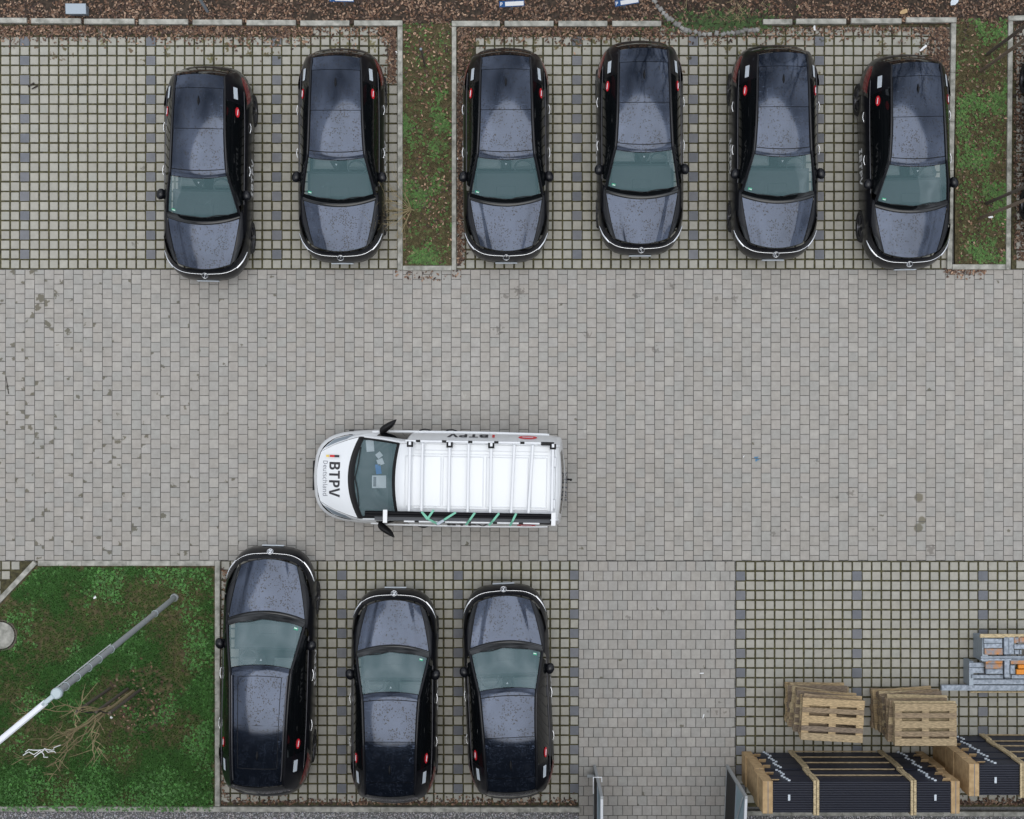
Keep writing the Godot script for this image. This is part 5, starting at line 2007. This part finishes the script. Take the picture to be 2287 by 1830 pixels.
# ---------------------------------------------------------------- things along the north edge
func build_north_edge() -> void:
	# parking signs on short posts
	for q in [[1115, 1171, 8, 0.05, "blue and white parking sign on a short post, standing straight in the litter"], [1373, 1427, 4, 0.16, "blue and white parking sign on a short post, tilted, near the cobble border"], [735, 790, -3, -0.02, "parking sign at the edge of the litter strip behind the second bay"]]:
		var a := px(q[0], q[2], 0.55)
		var b := px(q[1], q[2], 0.55)
		var w := b.x - a.x
		var t := thing("parking_sign", q[4], "sign", Vector3((a.x + b.x) / 2, 0, a.z), q[3])
		var s := Shape.new()
		s.tube([Vector3(0, 0, -0.04), Vector3(0, 0.5, -0.04)], 0.022, 0.022, 8)
		put("post", s, M.galvanised, t)
		if not M.has("sign_blue"):
			mat("sign_blue", Color(0.02, 0.09, 0.26), 0.4)
		var tilt := Basis(Vector3.RIGHT, -0.95)
		var p := Node3D.new()
		s = Shape.new()
		s.box(Transform3D(tilt, Vector3(0, 0.55, 0)), Vector3(w, 0.13, 0.008), 0.0)
		var plate := put("plate", s, M.sign_blue, t)
		s = Shape.new()
		s.box(Transform3D(tilt, Vector3(0.055, 0.55, 0) + tilt.z * 0.007), Vector3(w * 0.74, 0.09, 0.003), 0.0)
		put("white_strip", s, M.white_plastic, plate)
		var lt := put("letter", text_mesh("P", 0.075), M.white_plastic, plate)
		lt.transform = Transform3D(tilt, Vector3(-w * 0.42, 0.55, 0) + tilt.z * 0.006)
		p.free()
	# grey cabinet lid and a crossed post
	var t := thing("utility_box", "small grey metal utility box in the leaf litter by the first kerb stones", "utility box", px(178, 27))
	var s := Shape.new()
	s.bx(Vector3(0, 0.12, 0), Vector3(0.4, 0.24, 0.18), 0.01)
	put("case", s, M.galvanised, t)
	s = Shape.new()
	s.box(Transform3D(Basis(Vector3.RIGHT, 0.12), Vector3(0, 0.26, 0.01)), Vector3(0.44, 0.03, 0.22), 0.006)
	put("lid", s, M.galvanised, t)
	t = thing("tee_post", "weathered post with a crossbar standing in the leaf litter", "post", px(464, 22))
	s = Shape.new()
	s.bar(Vector3(0, 0, 0.05), Vector3(-0.05, 0.6, -0.08), 0.05, 0.05, 0.005)
	put("post", s, M.galvanised, t)
	s = Shape.new()
	s.bx(Vector3(-0.06, 0.61, -0.1), Vector3(0.5, 0.05, 0.05), 0.005)
	put("crossbar", s, M.stake, t)
	# stakes of young trees just beyond the narrow island
	for q in [[2204, 122, "dark upright tree stake on the narrow island, rear pair"], [2190, 160, "pale upright tree stake on the narrow island, rear pair"], [2203, 455, "dark upright tree stake on the narrow island, front pair"], [2184, 490, "pale upright tree stake on the narrow island, front pair"]]:
		t = thing("tree_stake", q[2], "stake", px(q[0], q[1]), 0.0, "tree stakes on the narrow island")
		s = Shape.new()
		s.tube([Vector3.ZERO, Vector3(0, 1.2, 0), Vector3(0, 2.6, 0)], 0.038, 0.036, 8)
		put("shaft", s, M.stake if "dark" in q[2] else M.timber_3, t)
		s = Shape.new()
		s.tube([Vector3(0, 2.6, 0), Vector3(0, 2.64, 0)], 0.036, 0.015, 8)
		put("tip", s, M.stake, t)
	# bare shrub on the middle island leaning over the kerb
	t = thing("bare_shrub", "bare thorny shrub on the middle island reaching over its west kerb", "shrub", px(925, 470))
	var r := RandomNumberGenerator.new()
	r.seed = 818
	s = Shape.new()
	s.tube([Vector3.ZERO, Vector3(-0.05, 0.15, 0.0), Vector3(-0.12, 0.3, 0.01)], 0.02, 0.014, 6)
	put("stem", s, M.twig, t)
	s = Shape.new()
	for k in 22:
		var a := r.randf_range(PI * 0.55, PI * 1.45)
		var l := r.randf_range(0.5, 1.15)
		limb(s, r, Vector3(-0.05, 0.12, 0), Vector3(cos(a), r.randf_range(0.25, 1.0), sin(a)).normalized(), l * 0.72, 0.006, 2, 0.5)
	put("twigs", s, M.twig, t)
	# post stump on the same island
	t = thing("island_post", "thin dark post standing among the dead leaves of the middle island", "post", px(950, 150))
	s = Shape.new()
	s.tube([Vector3.ZERO, Vector3(0, 1.4, 0)], 0.022, 0.02, 8)
	put("shaft", s, M.stake, t)
	s = Shape.new()
	s.ball(Vector3(0, 1.4, 0), Vector3(0.03, 0.03, 0.03))
	put("knob", s, M.galvanised, t)
	# tall weeds by the cobbles
	for k in 9:
		var q := px(r.randf_range(1530, 1740), r.randf_range(-5, 62))
		t = thing("tall_weed", "dry stalky weed in the bed behind the cobble border", "weed", q, 0.0, "dry weeds behind the cobble border")
		s = Shape.new()
		var h := r.randf_range(0.5, 1.1)
		var p := Vector3.ZERO
		var pts := [p]
		for j in 5:
			p += Vector3(r.randf_range(-0.06, 0.06), h / 5, r.randf_range(-0.06, 0.06))
			pts.append(p)
		s.tube(pts, 0.007, 0.004, 4)
		put("stalk", s, M.timber_4, t)
		s = Shape.new()
		for j in 10:
			var b: Vector3 = pts[r.randi_range(1, 5)]
			s.tube([b, b + Vector3(r.randf_range(-0.16, 0.16), r.randf_range(0, 0.1), r.randf_range(-0.16, 0.16))], 0.004, 0.002, 4, false)
		put("side_shoots", s, M.twig, t)

func build_litter() -> void:
	var xf := []
	var cs := []
	var browns := [Color(0.15, 0.08, 0.048), Color(0.23, 0.135, 0.085), Color(0.085, 0.046, 0.032), Color(0.36, 0.24, 0.165), Color(0.05, 0.032, 0.026), Color(0.16, 0.11, 0.08)]
	var clump := FastNoiseLite.new()
	clump.seed = 61
	clump.frequency = 0.8
	var leaf := func(x: float, z: float, y: float, k: float):
		var s := rng.randf_range(0.018, 0.042)
		var b := Basis(Vector3.UP, rng.randf() * TAU) * Basis(Vector3.RIGHT, rng.randf_range(-0.7, 0.7))
		xf.append(Transform3D(b.scaled(Vector3.ONE * s), Vector3(x, y + rng.randf_range(0.0, 0.025), z)))
		cs.append(browns[rng.randi_range(0, 5)] * rng.randf_range(0.7, 1.35) * k)
	for k in 23000:
		var x := rng.randf_range(-11.6, 11.6)
		var z := rng.randf_range(-9.6, -8.30)
		if rng.randf() < 0.78 + clump.get_noise_2d(x * 1.6, z * 1.6) * 1.5 and not (x > 3.5 and x < 5.4 and z < -8.3 and rng.randf() < 0.35):
			leaf.call(x, z, 0.016, 1.0)
	# drifts against the kerbs on the bay side
	for k in 7500:
		var x := rng.randf_range(-11.6, 9.4)
		if x > -2.5 and x < -1.17:
			continue
		var z := -8.25 + absf(rng.randfn(0.0, 0.16)) * (1.0 + 0.6 * clump.get_noise_2d(x * 1.3, 4.0))
		var thin := 0.35 if (x > -4.3 and x < -2.9) or x > 4.9 else 1.0
		if rng.randf() < thin:
			leaf.call(x, z, 0.002, 1.0)
	for k in 1500:
		var z := rng.randf_range(-8.2, -3.1)
		leaf.call(-1.17 + absf(rng.randfn(0.0, 0.07 if z > -7.0 else 0.16)), z, 0.002, 0.9)
	for k in 500:
		leaf.call(-2.5 - absf(rng.randfn(0.0, 0.1)), rng.randf_range(-8.2, -7.0), 0.002, 0.9)
	for k in 900:
		leaf.call(9.40 - absf(rng.randfn(0.0, 0.3)), rng.randf_range(-8.2, -7.0), 0.002, 0.9)
	for k in 2500:
		leaf.call(rng.randf_range(10.8, 11.5), rng.randf_range(-8.4, -3.2), 0.002, 0.7)
	# on the islands and the lawn
	for k in 1000:
		var z := rng.randf_range(-8.3, -3.15)
		if rng.randf() < (1.0 if z < -6.8 or (z > -5.0 and z < -3.9) else 0.35):
			leaf.call(rng.randf_range(-2.32, -1.3), z, 0.03, 1.25)
	for k in 500:
		leaf.call(rng.randf_range(9.58, 10.62), rng.randf_range(-8.4, -3.15), 0.03, 1.0)
	for k in 200:
		leaf.call(-8.0 + rng.randfn(0.0, 0.42), 6.3 + rng.randfn(0.0, 0.45), 0.04, 1.1)
	for k in 700:
		leaf.call(rng.randf_range(-6.25, 1.4), 8.5 - absf(rng.randfn(0.0, 0.08)), 0.002, 0.9)
	for k in 300:
		leaf.call(rng.randf_range(8.9, 11.2), 8.5 - absf(rng.randfn(0.0, 0.06)), 0.002, 0.8)
	for k in 130:
		leaf.call(rng.randf_range(9.3, 10.2), -3.02 + absf(rng.randfn(0.0, 0.07)), 0.003, 1.3)
	for k in 60:
		leaf.call(rng.randf_range(-2.5, -1.1), -3.02 + rng.randf_range(0.0, 0.25), 0.003, 1.2)
	for k in 200:
		leaf.call(-6.2 + rng.randfn(0.0, 0.04), rng.randf_range(3.4, 8.4), 0.003, 0.9)
	scatter("dead_leaves", dead_leaf(), M.leaf, xf, cs, "brown dead leaves drifted along the kerbs and over the beds", "leaves")
	# green growth by the cobbles and in the top joints
	xf = []; cs = []
	for k in 800:
		var p := px(1610 + rng.randfn(0, 70), 50 + rng.randfn(0, 14))
		if p.z > -8.0:
			continue
		var s := rng.randf_range(0.018, 0.04)
		xf.append(Transform3D(Basis(Vector3.UP, rng.randf() * TAU).scaled(Vector3.ONE * s), p + Vector3(0, 0.03, 0)))
		cs.append(Color(0.06, 0.12, 0.03) * rng.randf_range(0.4, 1.1))
	scatter("bed_weeds", clover_leaf(), M.leaf, xf, cs, "low green weeds in the bed behind the cobble border", "weeds")
	xf = []; cs = []
	for k in 9000:
		var x := rng.randf_range(-11.3, 9.4)
		if x > -2.5 and x < -1.17:
			continue
		var z := -8.1 + absf(rng.randfn(0.0, 0.9))
		var col := roundf((x + 10.494 + 0.1044) / 0.2088) * 0.2088 - 10.494 - 0.1044
		if rng.randf() < 0.5:
			z = roundf((z + 3.13 + 0.1044) / 0.2088) * 0.2088 - 3.13 - 0.1044 + rng.randf_range(-0.02, 0.02)
		else:
			x = (col if x < -2.5 else roundf((x - 1.40 + 0.1044) / 0.2088) * 0.2088 + 1.40 - 0.1044) + rng.randf_range(-0.02, 0.02)
		var s := rng.randf_range(0.012, 0.03)
		xf.append(Transform3D(Basis(Vector3.UP, rng.randf() * TAU).scaled(Vector3(s, s * 0.5, s)), Vector3(x, -0.012, z)))
		cs.append(Color(0.085, 0.08, 0.022).lerp(Color(0.05, 0.075, 0.02), rng.randf()) * rng.randf_range(0.5, 1.3))
	scatter("joint_moss", grass_tuft(), M.leaf, xf, cs, "moss and short grass growing in the joints of the north bays", "moss")
	xf = []; cs = []
	for k in 7000:
		var x := rng.randf_range(4.9, 11.3) if k < 4500 else rng.randf_range(-6.2, 1.4)
		var z := 3.3 + absf(rng.randfn(0.0, 1.3)) if k % 3 > 0 else 8.45 - absf(rng.randfn(0.0, 0.25))
		var cx := 4.925 if k < 4500 else -3.666
		if rng.randf() < 0.5:
			z = roundf((z - 3.367 + 0.1044) / 0.2088) * 0.2088 + 3.367 - 0.1044 + rng.randf_range(-0.015, 0.015)
		else:
			x = roundf((x - cx + 0.1044) / 0.2088) * 0.2088 + cx - 0.1044 + rng.randf_range(-0.015, 0.015)
		if z > 8.5 or rng.randf() > 0.55 + clump.get_noise_2d(x, z) * 1.2:
			continue
		var s := rng.randf_range(0.010, 0.024)
		xf.append(Transform3D(Basis(Vector3.UP, rng.randf() * TAU).scaled(Vector3(s, s * 0.5, s)), Vector3(x, -0.012, z)))
		cs.append(Color(0.14, 0.125, 0.03).lerp(Color(0.06, 0.08, 0.02), rng.randf()) * rng.randf_range(0.5, 1.2))
	scatter("joint_moss", grass_tuft(), M.leaf, xf, cs, "yellowish moss growing in the joints of the south bays", "moss")
	# single bits of rubbish
	var bits := [
		[2062, 108, 0.20, 0.05, 0.7, "white_plastic", "white plastic tube lying behind the last car"], [1819, 63, 0.05, 0.11, 0.1, "white_plastic", "white paper scrap against the north kerb stone"],
		[213, 1334, 0.07, 0.06, 0.6, "white_plastic", "crumpled white paper on the lawn"], [1567, 1504, 0.10, 0.022, 0.05, "white_plastic", "white strip lying across the entrance path, the eastward one"],
		[1571, 1600, 0.10, 0.022, 1.25, "white_plastic", "white strip lying along the entrance path, lower down"], [2017, 28, 0.17, 0.09, 0.35, "cardboard", "torn piece of cardboard in the litter behind the kerb"],
		[2130, 5, 0.2, 0.14, 0.5, "sticker_white", "crumpled plastic bag in the litter at the corner"], [1661, 1020, 0.05, 0.014, 1.2, "white_plastic", "tiny white splinter on the driveway by the blue stain"],
		[2211, 486, 0.11, 0.04, 0.1, "white_plastic", "white wrapper on the narrow island"], [250, 1602, 0.06, 0.05, 0.8, "white_plastic", "white scrap beside the staked tree"],
		[884, 118, 0.07, 0.05, 0.9, "white_plastic", "white scrap beside the island kerb behind the second car"], [1023, 355, 0.05, 0.06, 0.3, "white_plastic", "white pebble-like scrap by the third car"],
	]
	for q in bits:
		var s := Shape.new()
		var pts := []
		for k in 7:
			var a := TAU * k / 7.0
			var w: float = 1.0 if q[2] > q[3] * 1.8 or q[3] > q[2] * 1.8 else rng.randf_range(0.7, 1.2)
			var sq := maxf(absf(cos(a)), absf(sin(a)))
			pts.append(Basis(Vector3.UP, q[4]) * Vector3(cos(a) / sq * q[2] * 0.5 * w, rng.randf_range(0.0, 0.012), -sin(a) / sq * q[3] * 0.5 * w))
		s.slab(pts, Vector3(0, 0.012, 0))
		var o := put("scrap", s, M[q[5]])
		o.position = px(q[0], q[1]) + Vector3(0, 0.045 if (q[0] < 480 and q[1] > 1264) or q[1] < 45 or q[0] > 2140 else 0.004, 0)
		tag(o, q[6], "scrap")
	var st := Shape.new()
	st.tube([px(13, 842) + Vector3(0, 0.008, 0), px(16, 860) + Vector3(0, 0.012, 0), px(19, 880) + Vector3(0, 0.008, 0)], 0.006, 0.009, 5)
	tag(put("stick", st, M.twig_dark), "thin dark stick lying on the driveway's stained end", "stick")
	for q in [[70, 190], [78, 196]]:
		st = Shape.new()
		var p := px(q[0], q[1])
		st.tube([p + Vector3(-0.07, 0.01, 0.03), p + Vector3(0, 0.03, 0), p + Vector3(0.06, 0.012, -0.04)], 0.012, 0.02, 6)
		tag(put("twist_of_cloth", st, M.twig_dark), "dark twist of cloth on the blocks of the empty bay", "rag", "dark rags in the empty bay")
